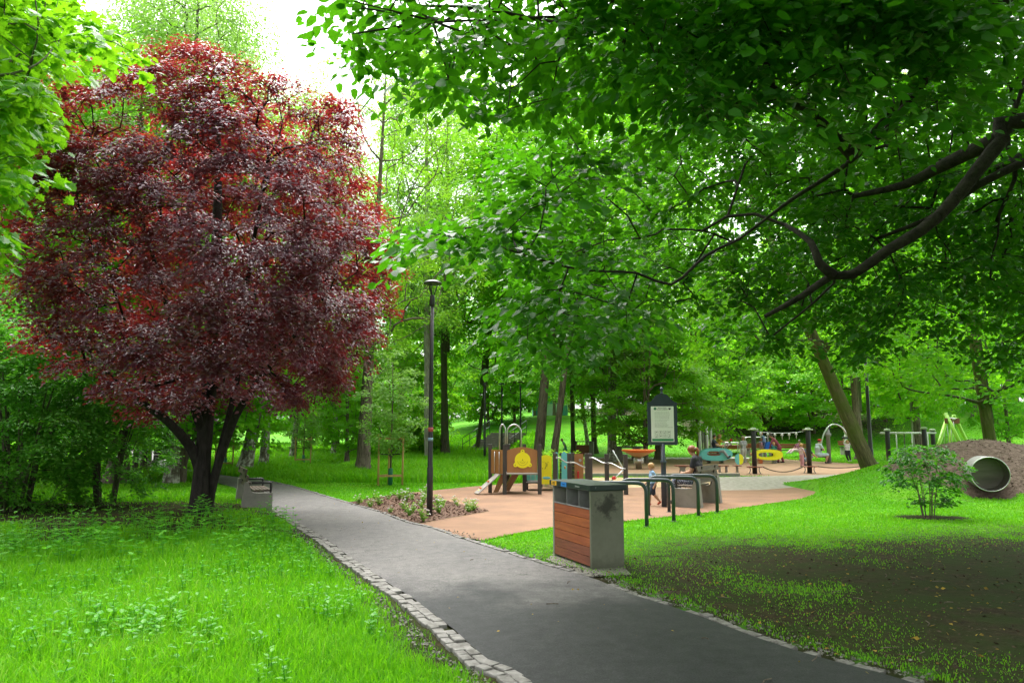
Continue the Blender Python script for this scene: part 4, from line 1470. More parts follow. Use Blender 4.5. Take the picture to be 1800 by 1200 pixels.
def face_matrix(origin, right, up):
    right = Vector(right).normalized(); up = Vector(up).normalized(); n = right.cross(up)
    M = Matrix((right, up, n)).transposed().to_4x4()
    M.translation = Vector(origin)
    return M


# ---- the recycling bin beside the path: local x along the depth (to the right), y along the long front (away)
c0 = gr(1040, 1001)
c1 = gr(973, 976)
fa = math.atan2(c1.y - c0.y, c1.x - c0.x) - PI / 2
BW = 1.10; BD = 0.44
ctr = Vector((c0.x, c0.y, 0)) + Matrix.Rotation(fa, 3, 'Z') @ Vector((BD / 2, BW / 2, 0))
bin_ = thing("recycling_bin", "large wood-fronted waste bin with grey end panels and dark lid beside the path", "bin", ctr, fa)
M_STAIN = stained_mat()
for s, mt in ((-1, M_STAIN), (1, M_CONC)):
    MB().box((0, s * (BW / 2 - 0.02), 0.455), (BD, 0.04, 0.93), 0, 0.004).build("end_panel", mt, bin_)
# the end panel facing the camera is stained: its own coordinates put the splash where it is
mb = MB(); mb.box((BD / 2 - 0.02, 0, 0.455), (0.03, BW - 0.085, 0.90), 0, 0.003); mb.build("back_panel", M_CONC, bin_)
zz = 0.03
cols = [M_WOODR2, M_WOODR2, M_WOODR, M_WOODR3, M_WOODR3, M_WOODR]
for k in range(6):
    MB().box((-BD / 2 + 0.016, 0, zz + 0.0535), (0.026, BW - 0.088, 0.104), 0, 0.003).build("plank", cols[k], bin_)
    zz += 0.1095
MB().box((-BD / 2 + 0.016, 0, zz + 0.008), (0.03, BW - 0.085, 0.014), 0, 0.002).build("trim", M_GREYP, bin_)
MB().box((0.03, 0, 0.30), (BD - 0.12, BW - 0.1, 0.55)).build("inner_box", M_BLACK, bin_)
MB().box((0.02, 0.0, 0.80), (0.02, BW - 0.10, 0.24)).build("inner_wall", mat("grey_liner", (0.16, 0.165, 0.13), (0.13, 0.135, 0.105), 5, 0.7), bin_)
for y in (-0.17, 0.18):
    MB().box((-0.09, y, 0.80), (0.2, 0.014, 0.22)).build("divider", M_GREYP, bin_)
lid = MB().box((0, 0, 0.945), (BD + 0.07, BW + 0.07, 0.072), 0, 0.012).build("lid", M_DARKG, bin_)
fx = -(BD + 0.07) / 2
for y, m_, txt in ((0.43, mat("yellow_sticker", (0.78, 0.42, 0.02), (0.74, 0.38, 0.02), 4, 0.5), "METALE\nPLASTIK"), (0.13, mat("blue_sticker", (0.02, 0.22, 0.62), (0.02, 0.2, 0.57), 4, 0.5), "PAPIER")):
    st = MB().box((fx - 0.0015, y, 0.946), (0.004, 0.16, 0.056), 0, 0).build("sticker", m_, bin_)
    text("lettering", txt, 0.02 if "\n" in txt else 0.026, M_INK if "\n" in txt else mat("deep_blue_print", (0.01, 0.06, 0.3), None, 4, 0.5), st, face_matrix((fx - 0.0045, y, 0.946), (0, -1, 0), (0, 0, 1)))
text("lettering", "Zmieszane", 0.03, mat("pale_print", (0.5, 0.52, 0.5), None, 4, 0.5), lid, face_matrix((fx - 0.0015, -0.26, 0.946), (0, -1, 0), (0, 0, 1)))
text("lettering", "P", 0.035, mat("grey_print", (0.2, 0.25, 0.22), None, 4, 0.5), lid, face_matrix((-0.17, -(BW + .07) / 2 - 0.0015, 0.946), (1, 0, 0), (0, 0, 1)))


# ---- lamp posts
def lamp(name, label, x, y, h=4.6, r=0.045, head=True, group=None):
    z = hz(x, y)
    o = thing(name, label, "street lamp", (x, y, z), 0.3, group)
    MB().lathe([(r * 1.32, -0.1), (r * 1.32, 0.92), (r * 1.12, 0.95), (r * 0.9, h * 0.55), (r * 0.78, h - 0.42)], 16).build("pole", M_BLACK, o)
    MB().lathe([(r * 1.05, h - 0.50), (r * 1.15, h - 0.47), (r * 1.15, h - 0.30), (r * 0.8, h - 0.27)], 16).build("collar", M_BLACK, o)
    for s in (-1, 1, 0):
        a = s * 2.1
        MB().tube([(0.02 * math.cos(a), 0.02 * math.sin(a), h - 0.32), (0.10 * math.cos(a), 0.10 * math.sin(a), h - 0.06)], 0.012, 6).build("strut", M_BLACK, o)
    hd = MB().lathe([(0.001, h + 0.02), (0.11, h + 0.015), (0.182, h - 0.025), (0.188, h - 0.045), (0.178, h - 0.052)], 28).build("lamp_head", M_BLACK, o)
    MB().lathe([(0.178, h - 0.05), (0.1, h - 0.04), (0.001, h - 0.035)], 28).build("lamp_glass", mat("lamp_glass", (0.5, 0.52, 0.35), None, 4, 0.25), hd)
    return o


lp = gr(755, 907)
L1 = lamp("street_lamp", "black lamp post with a flat round head standing in the mulch bed", lp.x, lp.y)
mb = MB(); mb.lathe([(0.0495, 1.62), (0.0495, 1.70)], 16); mb.build("sticker", mat("red_white_sticker", (0.5, 0.09, 0.09), (0.3, 0.05, 0.05), 30, 0.5), L1)
MB().lathe([(0.0498, 1.44), (0.0498, 1.50)], 16).build("sticker", mat("blue_sticker_small", (0.25, 0.42, 0.55), (0.2, 0.3, 0.42), 30, 0.5), L1)
for u, v, h, lab in ((852, 812, 4.6, "thin black lamp post on the meadow at the play tower's open side"), (882, 806, 4.6, "thin dark pole seen between the two steel hoops of the play tower"), (915, 808, 4.6, "thin black lamp post rising over the play tower's brown panel"), (441, 827, 4.6, "black lamp pole in front of the leaning white birch")):
    p = on(u, v)
    lamp("street_lamp", lab, p.x, p.y, h, 0.055)
lamp("street_lamp", "black lamp pole standing behind the mossy leaning trunk", xat(1531, 31), 31, 5.2, 0.075)


# ---- benches: local x along the seat, y towards the front
def bench(name, label, loc, rz, L=1.75):
    o = thing(name, label, "bench", loc, rz)
    for s in (-1, 1):
        sx = s * (L / 2 - 0.09)
        M = Matrix.Rotation(PI / 2, 4, 'Z'); M.translation = (sx, 0, 0)
        poly = [(-0.30, -0.06), (0.30, -0.06), (0.30, 0.40), (0.02, 0.40), (-0.10, 0.42), (-0.17, 0.62), (-0.24, 0.62)]
        MB().prism(poly, 0.16, M).build("end_block", M_CONC, o)
        MB().tube(bent([(sx, -0.10, 0.60), (sx, 0.27, 0.60), (sx, 0.27, 0.40)], 0.03, 4), 0.022, 8).build("armrest", M_BLACK, o)
    for k in range(5):
        MB().box((0, -0.02 + k * 0.072, 0.435), (L - 0.36, 0.06, 0.035), 0, 0.006).build("seat_slat", M_BENCHW, o)
    Mx = Matrix.Rotation(math.radians(-14), 4, 'X')
    for k in range(3):
        y = -0.155 - k * 0.032; z = 0.56 + k * 0.128
        MB().box((0, y, z), (L - 0.04, 0.035, 0.118), 0, 0.006, 0, Mx).build("back_slat", M_BENCHW, o)
    for s in (-1, 1):
        MB().beam((s * (L / 2 - 0.3), -0.125, 0.42), (s * (L / 2 - 0.3), -0.25, 0.87), 0.05, 0.02).build("back_bracket", M_BLACK, o)
    return o


b1 = gr(451, 903)
bdir = Vector((-0.42, 0.91))
bench("park_bench", "concrete and dark wood bench facing the path by the purple tree", (b1.x + bdir.x * 0.85, b1.y + bdir.y * 0.85, 0.0), math.atan2(bdir.y, bdir.x) + PI, 1.6)
b2 = gr(1231, 888)
BENCH_RZ = math.radians(57)
BENCH = Vector((b2.x, b2.y + 0.1, hz(b2.x, b2.y)))
bench("park_bench", "concrete and wood bench under the seated woman, turned towards the playground", BENCH, BENCH_RZ, 1.5)
b3 = on(268, 830)
bench("park_bench", "far bench on the pale side path behind the purple tree", (b3.x - .5, b3.y + 3, hz(b3.x - .5, b3.y + 3)), math.radians(200))

# ---- bicycle hoops
hoops = [(1137, 926), (1184.5, 916.5), (1228, 907.5), (1261, 901.5)]
names = ["bicycle hoop closest to the waste bin, its far leg hidden behind it", "second dark bicycle hoop counted from the waste bin", "third dark bicycle hoop counted from the waste bin, crossing the toddler", "dark bicycle hoop in front of the seated woman's bench end"]
for (u, v), lab in zip(hoops, names):
    p = gr(u, v); q = p + Vector((-0.93, 0.16, 0))
    o = thing("bicycle_hoop", lab, "bike stand", (p.x, p.y, hz(p.x, p.y)), 0, "bicycle hoops on the lawn")
    d = q - p
    MB().tube(bent([(0, 0, -0.1), (0, 0, 0.74), (d.x, d.y, 0.74), (d.x, d.y, -0.1)], 0.17, 9), 0.034, 12).build("tube", M_ANTH, o)
    for e in (Vector((0, 0, 0)), d):
        MB().lathe([(0.06, 0.0), (0.06, 0.012), (0.035, 0.016)], 14, (e.x, e.y, 0)).build("base_plate", M_ANTH, o)

# ---- the notice board
nb = gr(1168, 891)
o = thing("notice_board", "dark blue playground rules board with arched top on a slim post", "sign", (nb.x, nb.y, hz(nb.x, nb.y)), -0.12)
M_NAVY = mat("navy_paint", (0.026, 0.040, 0.062), (0.02, 0.032, 0.05), 6, 0.38)
MB().lathe([(0.062, -.1), (0.062, 0.55), (0.07, 0.58), (0.07, 0.62), (0.055, 0.64), (0.055, 0.93), (0.068, 0.95), (0.068, 0.985), (0.045, 1.0), (0.042, 1.36)], 16).build("post", M_NAVY, o)
W = 0.325; zb, zt = 1.33, 2.235
prof = [(-W * .97, zb), (W * .97, zb), (W, zt), (W * .98, zt + 0.02), (W * .86, zt + 0.03)]
for t in np.linspace(0, 1, 9)[1:]:
    prof.append((W * .86 - t * W * .62, zt + 0.03 + 0.17 * (t * t * (3 - 2 * t))))
prof += [(0.0, zt + 0.222)]
full = prof + [(-x, z) for x, z in reversed(prof[3:-1])] + [(-W, zt)]
board = MB().prism(full, 0.05, Matrix.Translation((0, 0, 0))).build("board", M_NAVY, o)
MB().lathe([(0.035, zt + .20), (0.035, zt + .235), (0.018, zt + .25), (0.018, zt + .27), (0.036, zt + .29), (0.04, zt + .315), (0.03, zt + .34), (0.008, zt + .36)], 16).build("finial", M_NAVY, o)
SW = 0.245
sheet_o = MB().box((0, -0.028, (1.40 + 2.17) / 2), (2 * SW, 0.006, 0.77)).build("notice_sheet", mat("notice_white", (0.80, 0.81, 0.82), (0.76, 0.77, 0.78), 3, 0.4), o)
F_ = lambda x, z: face_matrix((x, -0.0325, z), (1, 0, 0), (0, 0, 1))
MB().box((0, -0.0318, 1.44), (2 * SW - 0.03, 0.002, 0.052)).build("green_band", mat("green_print", (0.02, 0.26, 0.10), None, 4, 0.5), sheet_o)
text("lettering", "REGULAMIN\nPLACU ZABAW", 0.034, M_INK, sheet_o, F_(0, 2.118))
M_TXT = mat("grey_text", (0.22, 0.22, 0.24), None, 5, 0.6)
mb = MB(); rr = np.random.default_rng(4)
zq = 2.035
for k in range(12):
    if k in (2, 5, 7):
        zq -= 0.012
    x = -SW * 0.68; end = rr.uniform(0.05, 0.2) if k not in (0, 1, 3, 4) else 0.14
    if k == 11: end = 0.21
    while x < end:
        w = rr.uniform(0.012, 0.035)
        mb.box((x + w / 2, -0.0316, zq), (w, 0.0012, 0.006))
        x += w + 0.006
    zq -= 0.026
    mb.build("lettering", M_TXT, sheet_o)
    mb = MB()
M_LG = mat("green_mark", (0.08, 0.24, 0.17), None, 5, 0.5)
MB().lathe([(0.030, -.0008), (0.030, .0008)], 18, (-0.155, -0.032, 2.118), M=Matrix.Rotation(PI / 2, 3, 'X')).build("emblem", M_LG, sheet_o)
MB().prism([(0.125, 2.14), (0.15, 2.125), (0.16, 2.145), (0.17, 2.125), (0.195, 2.14), (0.18, 2.105), (0.16, 2.092), (0.14, 2.105)], 0.0015, Matrix.Translation((0, -0.032, 0))).build("emblem", mat("dark_emblem", (0.04, 0.03, 0.04), None, 5, 0.5), sheet_o)
for a in range(4):
    for b_ in range(2):
        x = -0.135 + a * 0.09; z = 1.605 - b_ * 0.085
        w = 0.034
        pic = MB()
        ring = [(x - w, z - w), (x + w, z - w), (x + w, z + w), (x - w, z + w)]
        k = 0.9
        hole = [(x - w * k, z - w * k), (x + w * k, z - w * k), (x + w * k, z + w * k), (x - w * k, z + w * k)]
        pic.prism(ring, 0.0015, Matrix.Translation((0, -0.032, 0)), 0, hole)
        g = (a + 2 * b_)
        Y = -0.032
        if g % 3 == 0:
            pic.beam((x - .02, Y, z - .008), (x + .02, Y, z + .006), .0015, .008); pic.beam((x - .012, Y, z + .012), (x + .01, Y, z + .004), .0015, .006)
        elif g % 3 == 1:
            pic.lathe([(.007, -.0007), (.007, .0007)], 10, (x + .004, Y, z + .018), M=Matrix.Rotation(PI / 2, 3, 'X')); pic.beam((x, Y, z + .008), (x + .004, Y, z - .024), .0015, .008); pic.beam((x - .012, Y, z - .004), (x + .012, Y, z + .004), .0015, .005)
        else:
            pic.beam((x - .022, Y, z - .018), (x + .01, Y, z + .004), .0015, .006); pic.beam((x - .01, Y, z - .018), (x + .022, Y, z - .02), .0015, .005); pic.lathe([(.007, -.0007), (.007, .0007)], 10, (x + .012, Y, z + .014), M=Matrix.Rotation(PI / 2, 3, 'X'))
        pic.build("pictogram", M_INK, sheet_o)


# ---- saplings between timber stakes
def sapling(label, glabel, x, y, h, w, hs, seed):
    z = hz(x, y)
    o = thing("tree_stakes", label, "tree stakes", (x, y, z), 0.25)
    q = [(-w / 2, -.18), (w / 2, -.18), (0, w * 0.62)]
    for a in q:
        MB().tube([(a[0], a[1], -.2), (a[0] * 1.02, a[1] * 1.02, hs)], [.033, .03], 10).build("stake", M_TIMBER, o)
    for zz in (0.30, hs - 0.13):
        for i in range(3):
            a, b = q[i], q[(i + 1) % 3]
            MB().beam((a[0], a[1], zz), (b[0], b[1], zz), .035, .055).build("rail", M_TIMBER, o)
    for i in range(2):
        MB().tube([(q[i][0], q[i][1], hs * .62), (0, 0.1, hs * .60)], .022, 6).build("tie", M_BLACK, o)
    t = thing("sapling", glabel, "sapling", (x, y + 0.1, z))
    MB().tube([(0, 0, -.1), (.02, 0, h * .5), (0, .03, h * .9)], [.032, .024, .008], 8).build("trunk", MB_BROWN, t)
    MB().lathe([(0.075, 0), (0.07, .5), (0.045, .52)], 10).build("trunk_guard", mat("green_guard", (0.03, 0.2, 0.12), None, 4, 0.6), t)
    c = bpy.data.objects.new("crown", CROWN_SAP); COL.objects.link(c); c.parent = t
    c.scale = (h / 4.0,) * 3
    c.rotation_euler = (0, 0, seed)


CROWN_SAP = make_crown("crown", 4.0, 0.95, 1.1, ML_BIRCH, MB_BROWN, 90, 60, 0.42, 0.085, T_LOW, 31, 0.8, flat=0.3, droop=0.3, trunk_r=0.02, fan=1.2, tilt=0.6, shell=0.5)
p = gr(685, 853)
sapling("pale timber stakes around the sapling beside the mulch bed", "young tree with a green trunk guard between stakes near the mulch bed", p.x, p.y, 4.2, 0.72, 1.55, 0.0)
p = on(532, 818)
sapling("pale timber stakes around the sapling out on the meadow", "young tree between stakes out on the meadow by the birches", p.x, p.y, 3.4, 0.72, 1.4, 1.3)
p = on(394, 826)
sapling("pale timber stakes half hidden behind the purple tree's slim stem", "young tree between stakes just behind the purple tree's slim stem", p.x, p.y, 3.4, 0.7, 1.3, 2.3)

# ================================================================ THE NEAR PLAYGROUND
YT = 18.9


def post(mb, x, y, h, w=0.10, mi=0):
    mb.box((x, y, h / 2 - 0.03), (w, w, h + 0.06), 0, 0.008, mi)
    mb.box((x, y, h + 0.008), (w * 1.04, w * 1.04, 0.018), 0, 0.005, mi)


# play tower: local x to the right along the front, y away
t0 = gr(887, 869)
tw = thing("play_tower", "small brown play tower with yellow disc panel, climbing ramp and steel hoops", "play tower", (t0.x, t0.y, 0), 0.06)
FW = gr(949, 869).x - t0.x
DP = 1.05
FZ = 0.53
for x, y in ((0, 0), (FW, 0), (-0.36, 0.55), (FW - 0.32, DP), (0.15, DP + .1)):
    mb = MB(); post(mb, x, y, 1.27); mb.build("post", M_POST, tw)
MB().prism([(-0.36, 0), (FW, 0)], 0.01).V.clear()
mb = MB()
pl = [(0, 0), (FW, 0), (FW - .32, DP), (0.15, DP + .1), (-0.36, 0.55)]
v = [(a, b, FZ - .025) for a, b in pl] + [(a, b, FZ + .01) for a, b in pl]
mb.raw(v, [tuple(reversed(range(5))), tuple(range(5, 10))] + [(i, (i + 1) % 5, 5 + (i + 1) % 5, 5 + i) for i in range(5)])
mb.build("deck", M_GREYP, tw)
# curved-top front panel
top = [(0.06 + (FW - .12) * t, 1.135 + 0.09 * math.sin(PI * t)) for t in np.linspace(0, 1, 13)]
MB().prism([(0.06, FZ + .03), (FW - .06, FZ + .03)] + list(reversed(top)), 0.022, Matrix.Translation((0, -0.005, 0))).build("front_panel", M_PANEL, tw)
# yellow disc with three lobes
cxp, czp, R1 = FW * 0.51, 0.885, 0.205
disc = []
for k in range(96):
    a = 2 * PI * k / 96
    r_ = R1
    for la in (90, 213, 327):
        d = math.degrees(math.atan2(math.sin(a - math.radians(la)), math.cos(a - math.radians(la))))
        if abs(d) < 15:
            r_ = max(r_, R1 + 0.072 * math.sqrt(max(0, 1 - (d / 15) ** 2)))
    disc.append((cxp + r_ * math.cos(a), czp + r_ * math.sin(a)))
dsc = MB().prism(disc, 0.024, Matrix.Translation((0, -0.032, 0))).build("disc_panel", M_YEL, tw)
M_YEL2 = mat("yellow_groove", (0.36, 0.34, 0.01), None, 3, 0.5)
for r_, a0, a1, w in ((0.135, 190, 350, .006), (0.075, 200, 340, .006), (0.035, 210, 330, .005)):
    pts = [(cxp + r_ * math.cos(math.radians(a)), -0.045, czp + r_ * math.sin(math.radians(a))) for a in np.linspace(a0, a1, 24)]
    MB().tube(pts, w * .7, 6).build("groove", M_YEL2, dsc)
mb = MB()
for a, b in ((cxp, czp + .012), (cxp, czp + R1 + .03), (cxp + (R1 + .03) * math.cos(math.radians(213)), czp + (R1 + .03) * math.sin(math.radians(213))), (cxp + (R1 + .03) * math.cos(math.radians(327)), czp + (R1 + .03) * math.sin(math.radians(327)))):
    MB().lathe([(0.001, -.004), (.012, -.004), (.012, .004), (.001, .006)], 10, (a, -0.047, b), M=Matrix.Rotation(PI / 2, 3, 'X')).build("bolt", M_BLACK, dsc)
# side panel on the ramp side
mx = Vector((-0.36, 0.55, 0)); sx_ = (mx.length)
MB().beam((-0.03, 0.05, 0.84), (-0.33, 0.50, 0.84), 0.02, 0.62).build("side_panel", M_PANEL, tw)
MB().beam((-0.33, 0.58, 0.80), (0.12, DP + .08, 0.80), 0.02, 0.5).build("side_panel", M_PANEL, tw)
for k in (0.3, 0.62):
    MB().tube([(-0.36 * k - .03, 0.55 * k - .03, 0.56), (-0.36 * k - .03, 0.55 * k - .03, 1.1)], .011, 6).build("grab_bar", M_STEEL, tw)
# front rail under the panel
MB().beam((0.05, -0.02, FZ + .012), (FW - .05, -0.02, FZ + .012), 0.03, 0.025).build("rail", M_STEEL, tw)
# climbing ramp with holds
e0 = gr(834, 869.5) - t0
ra = Vector((-0.17, 0.16, FZ - .01)); rb = Vector((e0.x + .04, e0.y + .08, 0.03))
M_RAMP = mat("ramp_board", (0.38, 0.34, 0.31), (0.32, 0.285, 0.26), 4, 0.55)
rmp = MB().beam(ra, rb, 0.34, 0.03, 0, (0, 0, 1), 0.008).build("climbing_ramp", M_RAMP, tw)
M_HOLD = mat("orange_hold", (0.75, 0.2, 0.03), None, 4, 0.5)
for k, s in ((.15, .08), (.42, -.06), (.62, .10), (.75, -.09), (.9, .05)):
    q = ra.lerp(rb, k) + Vector((0.35 * s, s, .025))
    MB().ball(q, (.035, .03, .026), 8).build("climbing_hold", [M_YEL, M_HOLD, M_RED][int(k * 10) % 3], rmp)
# slanted brown board below the deck
MB().beam((-0.02, 0.42, FZ - .05), (-0.02 - .16, 0.42, .03), 0.5, 0.03, 0, (0, 1, 0)).V.clear()
Ms = Matrix.Translation((0.02, 0.40, 0))
MB().prism([(-0.30, 0.03), (-0.17, 0.03), (0.06, FZ - .03), (-0.10, FZ - .03)], 0.03, Ms).build("slide_cheek", M_PANEL, tw)
MB().prism([(0.02, 0.03), (0.14, 0.03), (0.42, FZ - .03), (0.26, FZ - .03)], 0.03, Matrix.Translation((0.02, 0.75, 0))).build("slide_cheek", M_PANEL, tw)
mb = MB()
mb.raw([(-0.15, .42, .06), (0.10, .76, .06), (0.36, .76, FZ - .03), (0.05, .42, FZ - .03)], [(0, 1, 2, 3), (3, 2, 1, 0)])
MB().beam((0.0, .58, .08), (0.24, .58, FZ - .04), .38, .02).build("slide_bed", M_PANEL, tw)
# steel hoops at the entrance behind
for x0, x1 in ((-0.08, 0.08), (0.13, 0.52)):
    y = DP + 0.18
    MB().tube(bent([(x0, y, FZ), (x0, y, 1.72), ((x0 + x1) / 2, y, 1.86), (x1, y, 1.72), (x1, y, FZ)], .12, 6), .022, 10).build("hoop", M_STEEL, tw)

# the low play panels to the right of the tower
y0 = gr(960, 862).y - 0.1
xp = lambda u: xat(u, y0, 862)
lp_ = thing("play_walkway", "low play deck with yellow face board and teal boards joined to the tower", "play deck", (xp(949), y0, 0), 0.0)
X0 = xp(949)
for u, yy, h in ((926, .35, .62), (953, 1.0, 1.0), (975, 0.0, 1.02), (991, .95, 1.0), (1002, 0.05, 1.0), (1012, 0.9, 1.0)):
    mb = MB(); post(mb, xp(u) - X0, yy, h, .095); mb.build("post", M_POST, lp_)
a, b = xp(948.5) - X0, xp(970) - X0
ytop = [(a + (b - a) * t, 0.93 + 0.055 * math.sin(PI * t)) for t in np.linspace(0, 1, 9)]
yb = MB().prism([(a, 0.19), (b, 0.19)] + list(reversed(ytop)), 0.022, Matrix.Translation((0, -0.06, 0))).build("face_board", M_YEL, lp_)
cx_ = (a + b) / 2
for dx, z, w, hh in ((-.085, .80, .012, .012), (-.045, .80, .012, .012), (.065, .79, .014, .014), (-.09, .62, .012, .03)):
    MB().box((cx_ + dx, -0.073, z), (w, .004, hh)).build("cutout", M_INK, yb)
MB().tube([(cx_ + .0, -.073, .78), (cx_ + .02, -.073, .72), (cx_ - .005, -.073, .64), (cx_ - .03, -.073, .6)], .006, 6).build("cutout", M_INK, yb)
MB().tube([(cx_ + .035, -.073, .77), (cx_ + .05, -.073, .72), (cx_ + .03, -.073, .66)], .004, 6).build("cutout", M_INK, yb)
MB().ball((cx_ + .02, -.072, .36), (.115, .006, .036), 14).build("cutout", M_TEAL, yb)
MB().box((cx_ - .12, .35, .22), (.85, .75, .03)).build("deck", M_POST, lp_)
a2 = xp(927) - X0
MB().box((a2 + .16, .25, .42), (.34, .025, .3), 0, .01).build("teal_board", M_TEAL, lp_)
for z in (.27, .52):
    MB().beam((a2, .12, z), (cx_ - .16, .05, z), .03, .03).build("rail", M_STEEL, lp_)
for x in (.1, .22, .32):
    MB().tube([(a2 + x, .1, .27), (a2 + x, .1, .52)], .008, 6).build("baluster", M_STEEL, lp_)
for u0, u1, yy in ((978, 984, .6), (990, 1000, .6), (1004, 1007, .55)):
    a, b = xp(u0) - X0, xp(u1) - X0
    tp = [(a + (b - a) * t, 1.0 + 0.05 * math.sin(PI * t)) for t in np.linspace(0, 1, 7)]
    MB().prism([(a, .1), (b, .1)] + list(reversed(tp)), .022, Matrix.Translation((0, yy, 0))).build("teal_board", M_TEAL, lp_)
a, b = xp(1013) - X0, xp(1029) - X0
pb = MB().prism([(a, .1), (b, .1), (b, 1.0), (a, 1.0)], .022, Matrix.Translation((0, .5, 0))).build("brown_board", M_PANEL, lp_)
MB().lathe([(.04, -.02), (.04, .02)], 12, ((a + b) / 2 + .03, .46, .82), M=Matrix.Rotation(PI / 2, 3, 'X')).build("steering_wheel", M_STEEL, pb)
MB().box(((a + b) / 2 - .03, .46, .42), (.05, .05, .2), 0, .01).build("red_handle", M_RED, pb)
MB().ball((xp(996) - X0, .5, .62), (.03, .02, .05), 8).build("yellow_pendant", M_TIMBER, lp_)

# balance trail posts with wavy hand rails
bt = thing("balance_trail", "row of dark square posts joined by wavy steel rails behind the waste bin", "balance trail", (xp(975), y0 - .5, 0), 0.0)
B0 = xp(975)
us = [(977, 0), (1001, .02), (1035, .0), (1067, -.4), (1100, -.8)]
tp = []
for u, yy in us:
    w = .11 if u != 1035 else .19
    x = xat(u, y0 - .5 + yy, 850) - B0
    mb = MB(); post(mb, x, yy, 1.02, w); mb.build("post", M_POST, bt)
    tp.append((x, yy))
for i in range(4):
    (xa, ya), (xb, yb_) = tp[i], tp[i + 1]
    za = .93 if i % 2 == 0 else .80
    pts = [(xa + (xb - xa) * t, ya + (yb_ - ya) * t - .075, za - .13 * smoothstep(.15, .85, t)) for t in np.linspace(.03, .98, 14)]
    MB().tube(pts, .017, 8).build("wavy_rail", M_STEEL, bt)
    MB().lathe([(.03, -.03), (.03, .03)], 10, (xa + .03, ya - .07, za), M=Matrix.Rotation(PI / 2, 3, 'X')).build("rail_bracket", M_STEEL, bt)
    MB().beam((xa, ya, .25), (xb, yb_, .25), .1, .05).build("balance_beam", M_POST, bt)

# sand digger on the sand pit
p = gr(1075, 851)
sdg = thing("sand_digger", "steel lever sand digger with a red handle standing in the sand pit", "sand digger", (p.x, p.y, 0))
MB().tube([(0.42, 0, -.05), (.42, 0, .55)], .03, 8).build("pillar", M_STEEL, sdg)
MB().tube([(0.05, 0, 1.05), (.35, 0, .52), (.42, 0, .5)], .022, 8).build("lever", M_STEEL, sdg)
MB().tube([(0.42, 0, .5), (.2, 0, .28), (-.05, -.02, .08)], .02, 8).build("lever", M_STEEL, sdg)
MB().ball((0.07, -.04, .2), (.075, .04, .06), 10).build("red_handle", M_RED, sdg)
MB().lathe([(.02, .0), (.09, .02), (.1, .12)], 12, (-.07, 0, 0)).build("bucket", M_GREYP, sdg)

# dish carousel
p = gr(1123, 824)
dc = thing("dish_carousel", "tan spinning dish with an orange rim on a steel foot", "carousel", (p.x, p.y, 0))
MB().lathe([(.10, .50), (.34, .60), (.56, .71), (.70, .82), (.66, .82), (.5, .74), (.1, .66), (.001, .66)], 40).build("bowl", M_TAN, dc)
MB().lathe([(.60, .73), (.74, .80), (.76, .835), (.74, .855), (.68, .85), (.66, .82)], 40).build("rim", M_ORNG, dc)
MB().lathe([(.14, -.05), (.14, .22), (.20, .26), (.20, .50), (.10, .52)], 20).build("foot", M_STEEL, dc)
for k in range(6):
    a = k * PI / 3
    MB().box((.205 * math.cos(a), .205 * math.sin(a), .38), (.03, .05, .24), a).build("rib", M_STEEL, dc)

# concrete table-tennis table beyond, and the far litter bin
p = gr(1103, 808.5)
ct = thing("concrete_table", "grey concrete game table on block legs behind the dish carousel", "table", (p.x, p.y, 0), .1)
MB().box((0, 0, .76), (1.75, 1.2, .1), 0, .02).build("table_top", M_CONC, ct)
for s in (-1, 1):
    MB().prism([(-.2, 0), (.2, 0), (.12, .70), (-.12, .70)], .9, Matrix.Translation((s * .55, 0, 0))).build("leg", M_CONC, ct)
MB().box((0, 0, .84), (.03, 1.2, .09)).build("net", M_STEEL, ct)
p = on(1028, 800)
fb = thing("litter_bin", "far dark red slatted litter bin with a pale side panel", "bin", (p.x, p.y, p.z), -.2)
MB().box((-.12, 0, .38), (.85, .5, .62), 0, .01).build("body", M_WOODR2, fb)
for s in (-1, 1):
    MB().box((s * .36 + .0 + (.1 if s > 0 else -.2), 0, .45), (.05 if s < 0 else .28, .54, .9), 0, .01).build("side_panel", M_CONC, fb)
MB().box((-.08, 0, .92), (1.1, .6, .05), 0, .01).build("lid", M_BLACK, fb)

# ================================================================ THE FAR PLAYGROUND
# pedestal stool and two small balance benches
p = gr(1200, 831)
ms = thing("pedestal_stool", "small brown table on a single flared concrete foot on the orange grit", "stool", (p.x, p.y, 0))
MB().box((0, 0, .29), (.6, .36, .045), 0, .015).build("top", M_WOODR2, ms)
MB().prism([(-.13, -.03), (.13, -.03), (.09, .18), (.16, .265), (-.16, .265), (-.09, .18)], .16).build("foot", M_CONC, ms)
for u, v, w, lab in ((1271, 830, .46, "low brown balance bench on two thin legs"), (1296, 830, .3, "narrow brown balance stool beside the low balance bench"), (1388, 826, .0, "")):
    if not w:
        continue
    p = gr(u, v)
    q = thing("balance_stool", lab, "stool", (p.x, p.y, 0))
    MB().box((0, 0, .27), (w, .28, .035), 0, .01).build("top", M_WOODR2, q)
    for s in ((-1, 1) if w > .4 else (0,)):
        MB().box((s * w * .3, 0, .12), (.045, .2, .27)).build("leg", M_GREYP, q)

